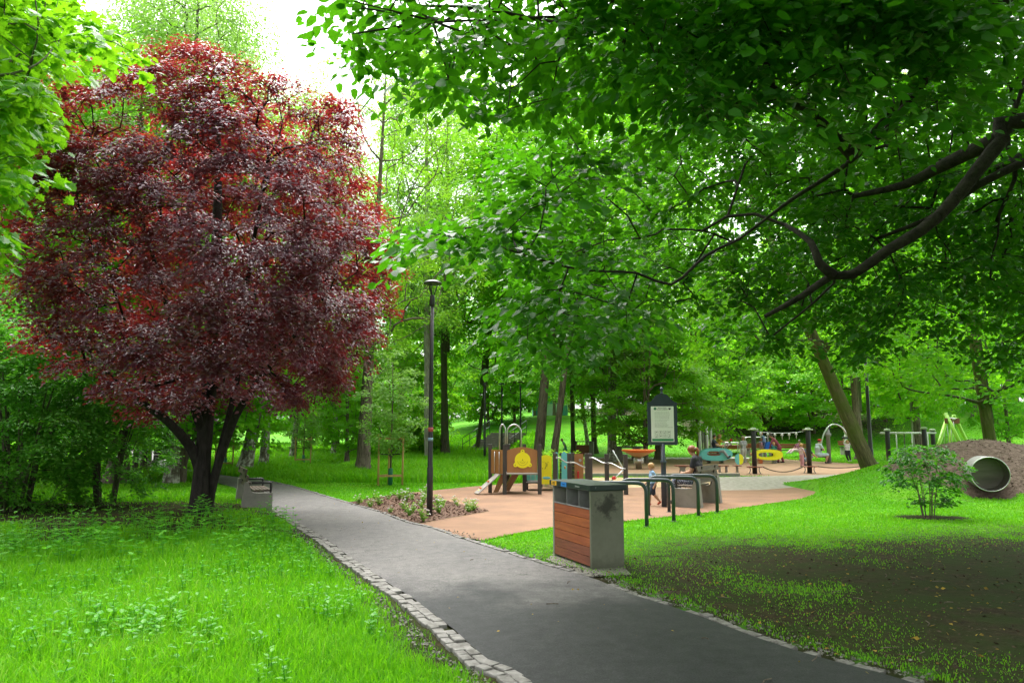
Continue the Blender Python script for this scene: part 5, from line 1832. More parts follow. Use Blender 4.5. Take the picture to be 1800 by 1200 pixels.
# rope posts with round seats
posts = [(1327, 832.5, "black rope post with round seat and flat cap beside the yellow spring rider"), (1423.5, 831.5, "black rope post with round seat and flat cap beside the girl in pink trousers")]
PP = []
for u, v, lab in posts:
    p = gr(u, v)
    rp = thing("rope_post", lab, "rope post", (p.x, p.y, 0))
    MB().lathe([(.095, -.1), (.095, 1.66), (.09, 1.67)], 14).build("post", M_BLACK, rp)
    MB().lathe([(.001, 1.80), (.09, 1.795), (.10, 1.76), (.10, 1.745), (.2, 1.735), (.21, 1.71), (.2, 1.70), (.001, 1.70)], 20).build("cap", mat("pale_cap", (0.42, 0.5, 0.34), None, 4, 0.5), rp)
    MB().lathe([(.10, .255), (.30, .255), (.31, .275), (.30, .295), (.10, .295)], 24).build("seat", M_WOODR2, rp)
    for s in (-1, 1):
        MB().tube(smooth_path([(s * .20, 0, .26), (s * .17, 0, .15), (s * .2, 0, .06), (s * .27, 0, -.03)], .03), .018, 8).build("leg", M_GREYP, rp)
    PP.append(Vector((p.x, p.y, 0)))


def hang(a, b, sag, n=24):
    return [a.lerp(b, t) + Vector((0, 0, -sag * 4 * t * (1 - t))) for t in np.linspace(0, 1, n)]


a, b = PP
tag(MB().tube(hang(a + Vector((.3, -.1, .27)), b + Vector((-.3, -.1, .27)), .2), .022, 6).build("climbing_rope", M_ROPE), "sagging rope between the two round seats of the rope posts", "rope")
e = gr(1545, 825) + Vector((0, 0, .3))
tag(MB().tube(hang(b + Vector((.3, -.1, .27)), e, .12), .022, 6).build("climbing_rope", M_ROPE), "sagging rope running from the second rope post towards the leaning trunk", "rope")
ls = thing("light_string", "thin wire hung with small white bells between the rope post caps", "hanging bells", a + Vector((0, 0, 1.68)))
d = b - a
wire = hang(Vector((0, 0, 0)), d, .1)
MB().tube(wire, .008, 5).build("wire", M_STEEL, ls)
for k in range(6):
    q = wire[3 + k * 3]
    MB().lathe([(.001, .0), (.04, -.02), (.06, -.1)], 8, q).build("bell", M_WHITE, ls)
    MB().tube([q, q + Vector((0, 0, -.25))], .012, 5).build("clapper", M_WHITE, ls)

# silver chime tubes
for k, (u, vt, vb, y, lab) in enumerate(((1231, 742, 806, 40.0, "tallest silver chime tube standing closest to the path edge"), (1243.5, 748, 803, 42.0, "second tallest thick silver chime tube"), (1250.5, 752, 801, 43.6, "middle-sized silver chime tube behind the yellow-shirted boy"), (1256.5, 755, 799, 45.0, "shortest silver chime tube touching the yellow-shirted boy"), (1236, 746, 804, 43.0, "thin grey pipe between the two tallest chime tubes"), (1239.5, 748, 803, 44.5, "thin dark pipe beside the second tallest chime tube"))):
    x = xat(u, y)
    h = at(u, vt, y).z
    ch = thing("chime_tube", lab, "chime", (x, y, 0), 0, "row of silver chime tubes")
    rr_ = .085 if k < 4 else .05
    MB().lathe([(rr_, -.05), (rr_, h - .02), (rr_ * .8, h)], 14).build("tube", M_WHITE if k < 4 else M_GREYP, ch)
    MB().lathe([(rr_ * 1.5, 0), (rr_ * 1.5, .06)], 14).build("base_ring", M_GREYP, ch)


# spring riders
def spring(mb, x, y, h, r=.11, turns=4):
    t = np.linspace(0, 1, turns * 12)
    mb.tube([(x + r * math.cos(2 * PI * turns * q), y + r * math.sin(2 * PI * turns * q), h * q) for q in t], .018, 6)


def oval(cx, cz, rx, rz, n=40, p=2.6, sk=0.0):
    out = []
    for k in range(n):
        a = 2 * PI * k / n
        c, s = math.cos(a), math.sin(a)
        out.append((cx + rx * abs(c) ** (2 / p) * (1 if c > 0 else -1) + sk * s, cz + rz * abs(s) ** (2 / p) * (1 if s > 0 else -1)))
    return out


p = gr(1258, 814)
sr = thing("spring_rider", "teal car-shaped spring rider with a long oval opening", "spring rider", (p.x, p.y, 0), -.05)
for yy in (-.28, .28):
    MB().prism(oval(0, .47, .82, .33, 40, 2.4, .06), .03, Matrix.Translation((0, yy, 0)), 0, oval(-.12, .52, .37, .12, 40, 2.6)).build("side_board", M_TEAL, sr)
MB().box((-.1, 0, .60), (.7, .5, .06), 0, .02).build("seat", M_WOODR, sr)
MB().box((-.1, 0, .42), (.62, .45, .16)).build("seat_box", M_WOODR2, sr)
for x in (-.35, .3):
    mb = MB(); spring(mb, x, 0, .28); mb.build("spring", M_BLACK, sr)
MB().tube(bent([(.45, -.2, .7), (.7, -.2, 1.0), (.7, .2, 1.0), (.45, .2, .7)], .06, 4), .02, 8).build("handle_bar", M_STEEL, sr)
MB().beam((.3, 0, .45), (1.05, 0, .42), .1, .05).build("foot_rest", M_BLACK, sr)
p = gr(1298, 816)
eg = thing("spring_rider", "half teal, half yellow egg-shaped spring rider", "spring rider", (p.x, p.y, 0))
h1 = [(x, z) for x, z in oval(0, .27, .21, .27, 48, 2.3) if x <= 1e-6]
h2 = [(x, z) for x, z in oval(0, .27, .21, .27, 48, 2.3) if x >= -1e-6]
for hh, m_ in ((h1, M_TEAL), (h2, M_YEL)):
    c = np.mean(hh, 0)
    hh = sorted(hh, key=lambda q: math.atan2(q[1] - c[1], q[0] - c[0]))
    MB().prism(hh, .03, Matrix.Translation((0, -.15, 0))).build("side_board", m_, eg)
MB().box((.05, .1, .38), (.4, .36, .05), 0, .02).build("seat", M_WOODR3, eg)
mb = MB(); spring(mb, .1, .1, .36, .13); mb.build("spring", M_ORNG, eg)
p = gr(1351, 814.5)
yr = thing("spring_rider", "yellow ring-shaped spring rider with an open middle", "spring rider", (p.x, p.y, 0))
for yy in (-.22, .22):
    MB().prism(oval(0, .46, .68, .27, 48, 2.5), .03, Matrix.Translation((0, yy, 0)), 0, oval(-.12, .46, .46, .12, 48, 2.6)).build("side_board", M_YEL, yr)
MB().box((0, 0, .62), (.7, .4, .05), 0, .02).build("seat", M_WHITE, yr)
mb = MB(); spring(mb, -.42, 0, .3, .13); mb.build("spring", M_ORNG, yr)
mb = MB(); spring(mb, .3, 0, .3, .13); mb.build("spring", M_GREYP, yr)


# steel fitness frames
def hoopframe(label, u, v, w, h, dy=.5):
    p = gr(u, v)
    o = thing("fitness_frame", label, "fitness frame", (p.x, p.y, 0))
    for yy in (-dy / 2, dy / 2):
        MB().tube(bent([(-w / 2, yy, -.05), (-w / 2, yy, h), (w / 2, yy, h), (w / 2, yy, -.05)], .16, 6), .03, 8).build("hoop", M_STEEL, o)
    MB().beam((-w / 2, 0, h * .45), (w / 2, 0, h * .45), .06, .05).build("bar", M_STEEL, o)
    return o


hoopframe("low steel hoop frame between the teal rider and the grey-clad person", 1286, 803, 1.0, .95)
hoopframe("tall steel hoop frame behind the black rope post", 1329, 803, 1.5, 1.30)

# arch seesaw
p = gr(1458, 814)
ar = thing("arch_swing", "curved steel arch on a silver post that two people ride", "seesaw", (p.x, p.y, 0))
MB().lathe([(.10, -.05), (.10, 1.40), (.16, 1.44), (.16, 1.56), (.10, 1.58), (.10, 1.78), (.02, 1.84)], 16).build("post", M_GREYP, ar)
arc = [(-.42, -.05, .75), (-.38, -.05, 1.1), (-.2, -.05, 1.6), (.1, -.05, 1.95), (.42, -.05, 2.03), (.75, -.05, 1.85), (.98, -.05, 1.5), (1.06, -.05, 1.3)]
MB().tube(smooth_path(arc, .06), .045, 10).build("arch", M_STEEL, ar)
MB().beam((0, -.05, 1.72), (.1, -.05, 1.95), .09, .09).build("pivot", M_BLACK, ar)
MB().box((-.42, -.05, .72), (.12, .16, .1), 0, .02).build("grip", M_BLACK, ar)
MB().box((-.42, -.05, .34), (.36, .3, .06), 0, .02).build("seat", M_BLACK, ar)
MB().tube([(-.42, -.05, .34), (-.42, -.05, .75)], .03, 8).build("seat_stem", M_STEEL, ar)
MB().tube([(.72, -.05, 1.33), (1.2, -.05, 1.33)], .05, 8).build("hanging_bar", M_ANTH, ar)
p = gr(1489, 808)
fo = thing("ringed_post", "silver ringed post with two knobs above the hanging girl", "post", (p.x, p.y, 0))
MB().lathe([(.05, -.1), (.05, 1.0)] + [q for k in range(7) for q in ((.07 if k % 2 else .1, 1.0 + .15 * k), (.07 if k % 2 else .1, 1.13 + .15 * k))] + [(.04, 2.06), (.04, 2.2)], 12).build("post", M_WHITE, fo)
for s in (-1, 1):
    MB().ball((s * .12, 0, 2.25), .09, 10).build("knob", M_WHITE, fo)

# table-tennis tables and benches along the pale path
p = gr(1292, 803)
tt = thing("table_tennis_table", "dark red table-tennis table on the pale path with a player at each end", "table", (p.x, p.y + 1.5, 0), .03)
MB().box((0, 0, .74), (2.74, 1.5, .06), 0, .01).build("table_top", mat("maroon_top", (0.22, 0.055, 0.035), None, 4, 0.5), tt)
MB().box((0, -.72, .62), (2.5, .05, .24)).build("apron", M_WOODR, tt)
MB().box((0, 0, .84), (.02, 1.6, .14)).build("net", M_GREYP, tt)
for sx in (-1, 1):
    for sy in (-1, 1):
        MB().box((sx * 1.1, sy * .55, .36), (.08, .08, .74)).build("leg", M_GREYP, tt)


def wood_bench(label, u, y, L, rz=0):
    x = xat(u, y)
    o = thing("wooden_bench", label, "bench", (x, y, hz(x, y)), rz)
    for k in range(3):
        MB().box((0, .05 + k * .13, .45), (L, .11, .045), 0, .008).build("seat_slat", M_BLACK, o)
    for k in range(2):
        MB().box((0, .47 + k * .03, .62 + k * .15), (L, .04, .13), 0, .008).build("back_slat", M_WOODR, o)
    for s in (-1, 1):
        MB().box((s * L * .4, .2, .21), (.12, .5, .46), 0, .01).build("leg", M_CONC, o)
    return o


wood_bench("long red-backed bench on the pale path behind the woman in maroon", 1376, 47, 3.6)
wood_bench("red-backed bench on the pale path behind the yellow ring rider", 1338, 48.5, 1.8)
wood_bench("dark bench beside the leaning mossy trunk", 1503, 46, 1.6)

# ---- beyond the mound: rope bridge posts, lime swing frame
yb0 = 29.0
rb_ = thing("rope_bridge", "three black posts with pale caps carrying a pole of hanging ropes", "rope bridge", (xat(1562, yb0), yb0, hz(xat(1562, yb0), yb0)))
z0 = rb_.location.z
RX = [0, xat(1627, 27.5) - rb_.location.x, xat(1642, 29.5) - rb_.location.x]
RYs = [0, -1.5, .5]
top_z = at(1562, 757, yb0).z - z0
for k in range(3):
    MB().lathe([(.085, -.4), (.085, top_z - .02), (.08, top_z)], 12, (RX[k], RYs[k], .06 if k == 1 else 0)).build("post", M_BLACK, rb_)
    MB().lathe([(.001, top_z + .09), (.08, top_z + .08), (.12, top_z + .04), (.12, top_z)], 14, (RX[k], RYs[k], .06 if k == 1 else 0)).build("cap", MATS["pale_cap"], rb_)
MB().tube([(-.25, 0, top_z - .08), (RX[2] + .1, .45, top_z - .08)], .035, 8).build("pole", M_WHITE, rb_)
for k in range(5):
    x = RX[2] * (.22 + .15 * k)
    MB().tube([(x, .2, top_z - .08), (x, .2, .25)], .02, 6).build("hanging_rope", [M_WHITE, M_ROPE][k % 2], rb_)

ys_ = 30.0
gs = thing("swing_frame", "lime green A-shaped swing frame rising behind the soil mound", "swing", (xat(1683, ys_), ys_, hz(xat(1683, ys_), ys_)))
gx = lambda u, dy=0: xat(u, ys_ + dy) - gs.location.x
gz = lambda v, dy=0: at(1683, v, ys_ + dy).z - gs.location.z
for (ub, vb, ut, vt, dy0, dy1) in ((1648, 790, 1668, 738, -.6, 0), (1694, 790, 1667, 726, -.6, 0), (1670, 792, 1682, 729, 1.6, 1.2), (1706, 788, 1684, 735, 1.6, 1.2)):
    MB().tube([(gx(ub, dy0), dy0, -.3), (gx(ub, dy0), dy0, gz(vb, dy0)), (gx(ut, dy1), dy1, gz(vt, dy1))], .075, 10).build("leg", M_GREEN, gs)
for (u, dy) in ((1669, -.02), (1682, 1.2)):
    MB().box((gx(u, dy), dy - .1, gz(739.5, dy)), (.30, .06, .22), 0, .01).build("joint_plate", M_WOODR2, gs)
MB().tube([(gx(1669), 0, gz(736)), (gx(1683, 1.2), 1.2, gz(736, 1.2))], .06, 10).build("cross_bar", M_STEEL, gs)
for u, dy in ((1664, .2), (1676, .9)):
    MB().tube([(gx(u, dy), dy, gz(740, dy)), (gx(u - 3, dy), dy, gz(788, dy))], .012, 6).build("chain", M_STEEL, gs)
    MB().tube([(gx(u + 4, dy), dy, gz(740, dy)), (gx(u + 6, dy), dy, gz(788, dy))], .012, 6).build("chain", M_STEEL, gs)
MB().ball((gx(1671), .5, gz(789)), (.5, .45, .1), 14).build("nest_seat", M_GREYP, gs)
for u, v, m_, nm, lab in ((1695, 785, M_RED, "toy_ball", "red ball lying behind the soil mound crest"),):
    x = xat(u, 22.5)
    tag(MB().ball((0, 0, 0), (.16, .16, .14), 14).build(nm, m_, None, (x, 22.5, hz(x, 22.5) + .12)), lab, "ball")

# ---- the pipe through the mound
pc = gr(1740, 872)
pz = Vector((PIPE[0], PIPE[1], at(1741, 833, PIPE[1]).z))
pipe = thing("tunnel_pipe", "wide shiny metal pipe sticking out of the soil mound", "tunnel", pz, PIPE[2])
prof = [(.50, -.02), (.50, 3.2), (.485, 3.2), (.485, -.02), (.50, -.02)]
MB().lathe(prof[:2], 48, M=Matrix.Rotation(-PI / 2, 3, 'X')).F.clear()
Mx = Matrix.Rotation(-PI / 2, 3, 'X')
mb = MB(); mb.lathe([(.385, 0), (.385, 1.1)], 56, M=Mx); mb.F = mb.F[:1]; mb.build("outer_shell", M_GREYP, pipe)
M_INNER = mat("pipe_steel", (0.50, 0.47, 0.42), (0.36, 0.34, 0.30), 5, 0.28, metal=1.0, stretch=(14, .6, 14))
mb = MB(); mb.lathe([(.372, 1.05), (.372, 0)], 56, M=Mx); mb.F = mb.F[:1]; mb.build("inner_shell", M_INNER, pipe)
MB().lathe([(.478, .005), (.49, -.012), (.505, -.006), (.508, .03)], 56, M=Mx).F.clear()
mb = MB(); mb.lathe([(.37, .01), (.375, -.012), (.39, -.012), (.396, .03), (.386, .04)], 56, M=Mx); mb.F = mb.F[:1]; mb.build("rim", M_STEEL, pipe)
mb = MB(); mb.lathe([(.373, .72), (.373, .74)], 40, M=Mx); mb.F = mb.F[1:2]; mb.build("end_wall", mat("dull_steel", (0.20, 0.185, 0.15), (0.13, 0.12, 0.095), 2.5, 0.42, metal=0.7, stretch=(.4, 1, 3)), pipe)

# ---- steps with railings up the bank, and buildings glimpsed far behind
for_st = on(838, 797)
stp = thing("concrete_steps", "flight of pale concrete steps up the bank between dark railings", "steps", for_st)
for k in range(9):
    MB().box((.35 + k * .22, .5 + k * .42, .07 + k * .155), (2.6, .46, .2), 0, .01).build("step", M_CONC, stp)
for s in (-1.35, 1.35):
    q = [Vector((s + .35 + k * .22, .5 + k * .42, .07 + k * .155)) for k in (0, 8)]
    for zz in (.55, 1.0):
        MB().tube([q[0] + Vector((0, 0, zz)), q[1] + Vector((0, 0, zz))], .025, 6).build("rail", M_ANTH, stp)
    for k in range(5):
        b_ = q[0].lerp(q[1], k / 4)
        MB().tube([b_, b_ + Vector((0, 0, 1.0))], .025, 6).build("railing_post", M_ANTH, stp)


def building(name, label, u, y, w, h, d, wallm, bandm, rows, cols):
    x = xat(u, y); z = hz(x, y)
    o = thing(name, label, "building", (x, y, z))
    MB().box((0, d / 2, h / 2 - .5), (w, d, h + 1), 0, .02).build("wall", wallm, o)
    MB().box((0, d / 2, h + .12), (w + .4, d + .4, .25), 0, .02).build("roof", M_GREYP, o)
    MB().box((0, -.03, h * .28), (w * .5, .06, h * .5)).build("green_panel", bandm, o)
    for i in range(cols):
        for j in range(rows):
            f = MB().box((-w / 2 + w * (i + .5) / cols, -.02, h * (.35 + .5 * j / max(1, rows - .5)) + .8), (w / cols * .5, .05, .9)).build("window", mat("dark_glass", (0.05, 0.07, 0.09), None, 3, 0.12), o)


M_PALEB = mat("pale_blue_render", (0.40, 0.47, 0.55), (0.34, 0.4, 0.48), 1, 0.8)
building("park_building", "pale blue-grey building with a green panel behind the trees over the rope bridge", 1583, 92, 8, 3.6, 6, M_PALEB, mat("green_wall_panel", (0.08, 0.42, 0.16), None, 2, 0.7), 1, 4)
building("park_building", "grey-blue building glimpsed through leaves behind the chime tubes", 1310, 100, 12, 5.0, 6, M_PALEB, MATS["green_wall_panel"], 1, 5)
building("park_building", "small teal hut showing between the furrowed brown trunks", 968, 96, 4.5, 3.0, 4, mat("teal_render", (0.06, 0.25, 0.32), None, 2, 0.7), M_PALEB, 1, 2)

# ================================================================ SMALL PLANTS, LITTER
r = np.random.default_rng(71)
ML_WEED = leaf_mat("weed_leaf", [(0.15, (0.04, 0.20, 0.012)), (0.5, (0.07, 0.29, 0.016)), (0.85, (0.14, 0.38, 0.03))], (0.18, 0.6, 0.02), 0.42, 0.45, 0.35, vary=0)


def herb_batch(pts, hs, size, seed, petals=None):
    """upright leafy plants: a stem with pairs of leaves, merged into ground cover"""
    r = np.random.default_rng(seed)
    mb = MB()
    P, A, N, S = [], [], [], []
    for (x, y), h in zip(pts, hs):
        z = hz(x, y)
        lean = r.normal(0, .12, 2) * h
        mb.tube([(x, y, z - .02), (x + lean[0] * .4, y + lean[1] * .4, z + h * .5), (x + lean[0], y + lean[1], z + h)], [.004, .0035, .0015], 4, 1, False)
        m = max(3, int(h / .075))
        a0 = r.random() * 3
        for k in range(m):
            t = .25 + .75 * (k + 1) / m
            for q in (0, 1):
                a = a0 + k * 1.57 + q * PI + r.normal(0, .2)
                P.append((x + lean[0] * t, y + lean[1] * t, z + h * t))
                up = .15 + .5 * t
                A.append((math.cos(a), math.sin(a), up - .3))
                N.append((-.3 * math.cos(a) + r.normal(0, .1), -.3 * math.sin(a), 1))
                S.append(size * r.uniform(.7, 1.25) * (1.1 - .45 * abs(t - .55)))
    V, f = place_leaves(np.array(P), np.array(A), np.array(N), np.array(S), T_MID)
    mb.raw(V, f, 0, True)
    return mb


pts, hs = [], []
while len(pts) < 300:
    u = r.uniform(-60, 520); v = 1010 - (u + 60) / 580 * 75 + r.normal(0, 26)
    p = gr(u, v)
    if v < (950 - 20 * (u > 120) - 22 * (u > 290)): continue
    pts.append((p.x, p.y)); hs.append(r.uniform(.16, .34) * (1.5 if abs(u - 335) < 45 and r.random() < .4 else 1))
tag(herb_batch(pts, hs, .085, 72).build("nettle_undergrowth", [ML_WEED, ML_WEED]), "leafy nettle-like weeds in front of the purple tree's shade", "weeds", kind='stuff')
pts, hs = [], []
while len(pts) < 520:
    y = r.uniform(3.6, 11); x = r.uniform(-.85 * y - 1, float(edge_x(LE, y)) - .5)
    if fbm(x, y, 1.3) < .5: continue
    pts.append((x, y)); hs.append(r.uniform(.09, .22))
tag(herb_batch(pts, hs, .05, 73).build("lawn_weeds", [ML_WEED, ML_WEED]), "small broad-leaved weeds scattered through the uncut lawn", "weeds", kind='stuff')
# clump of larger leaves close to the lower edge of the picture
pts, hs = [], []
for k in range(60):
    p = gr(250 + r.normal(0, 85), 1165 + r.normal(0, 22)); pts.append((p.x, p.y)); hs.append(r.uniform(.10, .22))
tag(herb_batch(pts, hs, .062, 74).build("clover_weeds", [ML_WEED, ML_WEED]), "patch of pale round-leaved weeds low in the uncut grass", "weeds", kind='stuff')

# meadow flowers and weeds behind the low play deck
pts, hs = [], []
for k in range(90):
    y = r.uniform(21.5, 27); x = xat(r.uniform(950, 1020), y); pts.append((x, y)); hs.append(r.uniform(.5, 1.0))
tag(herb_batch(pts, hs, .13, 75).build("tall_weeds", [ML_LIME, ML_LIME]), "tall straggly weeds growing behind the low play deck", "weeds", kind='stuff')

# plants in the mulch bed: one kind, copied
ML_BED = leaf_mat("bed_leaf", [(0.15, (0.10, 0.24, 0.02)), (0.5, (0.16, 0.33, 0.03)), (0.85, (0.28, 0.40, 0.06))], (0.3, 0.6, 0.03), 0.4, 0.5, 0.3, vary=0.2)
M_PETAL = mat("white_petal", (0.75, 0.70, 0.70), (0.62, 0.52, 0.55), 20, 0.6)


def bed_plant(seed):
    r = np.random.default_rng(seed)
    P, A, N, S = [], [], [], []
    mb = MB(); fl = MB()
    for k in range(16):
        a = r.random() * 6.28; l = r.uniform(.04, .17); h = r.uniform(.10, .30)
        tip = (l * math.cos(a), l * math.sin(a), h)
        mb.tube([(0, 0, -.02), (tip[0] * .5, tip[1] * .5, h * .6), tip], [.004, .003, .0015], 4, 0, False)
        for q in range(7):
            t = r.uniform(.2, 1); b = r.random() * 6.28
            P.append(tuple(c * t for c in tip)); A.append((math.cos(b), math.sin(b), .3)); N.append((r.normal(0, .4), r.normal(0, .4), 1)); S.append(r.uniform(.035, .07))
        if k % 4 == 0:
            for q in range(5):
                fl.ball((tip[0] + r.normal(0, .018), tip[1] + r.normal(0, .018), tip[2] + r.uniform(0, .03)), (.013, .013, .009), 6)
    V, f = place_leaves(np.array(P), np.array(A), np.array(N), np.array(S), T_MID)
    mb.raw(V, f, 0, True)
    return mb, fl


protos = []
LABP = "low pale-flowered plant in the mulch bed around the lamp post"
bedpts = []
B_ = np.array(BED)
while len(bedpts) < 34:
    q = np.array([[r.uniform(B_[:, 0].min(), B_[:, 0].max()), r.uniform(B_[:, 1].min(), B_[:, 1].max())]])
    if inside(q, BED)[0] and (q[0, 0] - lp.x) ** 2 + (q[0, 1] - lp.y) ** 2 > .08 and all((q[0, 0] - a) ** 2 + (q[0, 1] - b) ** 2 > .06 for a, b in bedpts):
        bedpts.append(tuple(q[0]))
for k, (x, y) in enumerate(bedpts):
    if k < 3:
        o = thing("flowering_plant", LABP, "plant", (x, y, .01), r.random() * 6, "plants in the mulch bed")
        mb, fl = bed_plant(80 + k)
        mb.build("foliage", ML_BED, o); fl.build("blossom", M_PETAL, o)
        protos.append(o)
    else:
        dup(protos[k % 3], (x, y, .01), r.random() * 6, scale=r.uniform(.4, .85))

# bark chips and dead leaves
def litter(name, label, pts, size, mats_, seed, zoff=.012, flatn=.35):
    r = np.random.default_rng(seed)
    P = np.array([(x, y, max(hz(x, y), 0) + zoff + r.random() * .012) for x, y in pts])
    n = len(P)
    A = r.normal(size=(n, 3)); A[:, 2] *= .2
    N = r.normal(size=(n, 3)) * flatn; N[:, 2] += 1
    V, f = place_leaves(P, A, N, size * r.uniform(.6, 1.4, n), T_LOW)
    tag(MB().raw(V, f, 0, False).build(name, mats_), label, "litter", kind='stuff')


M_CHIP = mat("bark_chip", (0.26, 0.15, 0.10), (0.08, 0.045, 0.03), 60, 0.9)
pts = []
while len(pts) < 5200:
    q = np.array([[r.uniform(B_[:, 0].min(), B_[:, 0].max()), r.uniform(B_[:, 1].min(), B_[:, 1].max())]])
    if inside(q, BED)[0]: pts.append(tuple(q[0]))
litter("bark_mulch_litter", "brown bark chips covering the bed around the lamp post", pts, .055, M_CHIP, 76, .016)
M_DEAD = leaf_mat("dead_leaf", [(0.15, (0.10, 0.06, 0.025)), (0.5, (0.30, 0.20, 0.04)), (0.85, (0.55, 0.38, 0.06))], (0.5, 0.35, 0.05), 0.3, 0.7, 0.2, vary=0, nscale=30)
pts = []
while len(pts) < 620:
    y = 3.2 + 8.5 * r.random() ** 1.2; x = r.uniform(edge_x(RE, y) + .1, .8 * y + 2.0)
    if float(soil(x, y)) > .25 or r.random() < .15: pts.append((x, y))
litter("fallen_leaves", "yellow and brown leaves fallen on the bare soil beside the path", pts, .036, M_DEAD, 77)
pts = []
for k in range(420):
    t = r.random(); i = int(r.integers(0, 240))
    q = LE[i] * (1 - t) + RE[i] * t
    if q[1] > 3: pts.append(tuple(q))
litter("path_leaves", "scattered leaf bits lying on the asphalt path", pts, .024, M_DEAD, 78, .03)
M_CRUMB = mat("gravel_chip", (0.24, 0.23, 0.20), (0.08, 0.075, 0.06), 80, 0.9)
mb = MB()
pts = []
while len(pts) < 2600:
    y = r.uniform(3.5, 12.5)
    if r.random() < .5:
        x = float(edge_x(LE, y)) - .28 - abs(r.normal(0, .10))
    else:
        x = float(edge_x(RE, y)) + .05 + abs(r.normal(0, .14))
    pts.append((x, y))
litter("gravel_crumbs", "grey stone crumbs along the kerbs of the path", pts, .028, M_CRUMB, 79, .006, .9)

# clods, twigs and stones on the worn earth
pts = []
while len(pts) < 2600:
    y = 3.2 + 9 * r.random(); x = r.uniform(edge_x(RE, min(y, 12)) + .1, .8 * y + 2.0)
    if float(soil(x, y)) > .35: pts.append((x, y))
litter("soil_litter", "brown leaf scraps and clods on the worn earth under the overhanging boughs", pts, .034, mat("leaf_scrap", (0.10, 0.07, 0.04), (0.025, 0.018, 0.010), 50, 0.95), 91, .008, .6)
pts = []
while len(pts) < 1300:
    x, y = r.uniform(10, 16.5), r.uniform(16.8, 21)
    if float(soil(x, y)) > .6: pts.append((x, y))
litter("mound_clods", "pale chips and clods scattered over the soil mound", pts, .05, mat("clod", (0.22, 0.17, 0.12), (0.07, 0.05, 0.035), 40, 0.95), 92, .01, .7)
tw = MB()
for k in range(46):
    y = r.uniform(3.4, 10); x = float(edge_x(RE, y)) + r.uniform(-1.2, 3.5); a = r.random() * 6.28; L_ = r.uniform(.05, .22)
    z = max(hz(x, y), .02) + .012
    tw.tube([(x, y, z), (x + L_ * .5 * math.cos(a), y + L_ * .5 * math.sin(a), z + .006), (x + L_ * math.cos(a + .2), y + L_ * math.sin(a + .2), z)], .004, 5)
tag(tw.build("twig_litter", MB_BROWN), "thin broken twigs strewn on the path edge and worn earth", "twigs", kind='stuff')

# ================================================================ PEOPLE
SKIN = mat("skin", (0.52, 0.30, 0.20), (0.46, 0.26, 0.17), 12, 0.5)
M_EYE = mat("eye", (0.02, 0.015, 0.012), None, 5, 0.25)
M_LIP = mat("lip", (0.36, 0.12, 0.10), None, 5, 0.5)


def cloth(name, c, c2=None, scale=8, **k):
    return mat(name, c, c2 or tuple(a * .8 for a in c), scale, 0.85, bump=0.3, bscale=40, **k)


def rotx(p, o, a):
    """p turned about the local x axis through o by a degrees (positive: forward)"""
    c, s = math.cos(math.radians(a)), math.sin(math.radians(a))
    y, z = p[1] - o[1], p[2] - o[2]
    return (p[0], o[1] + y * c + z * s, o[2] - y * s + z * c)


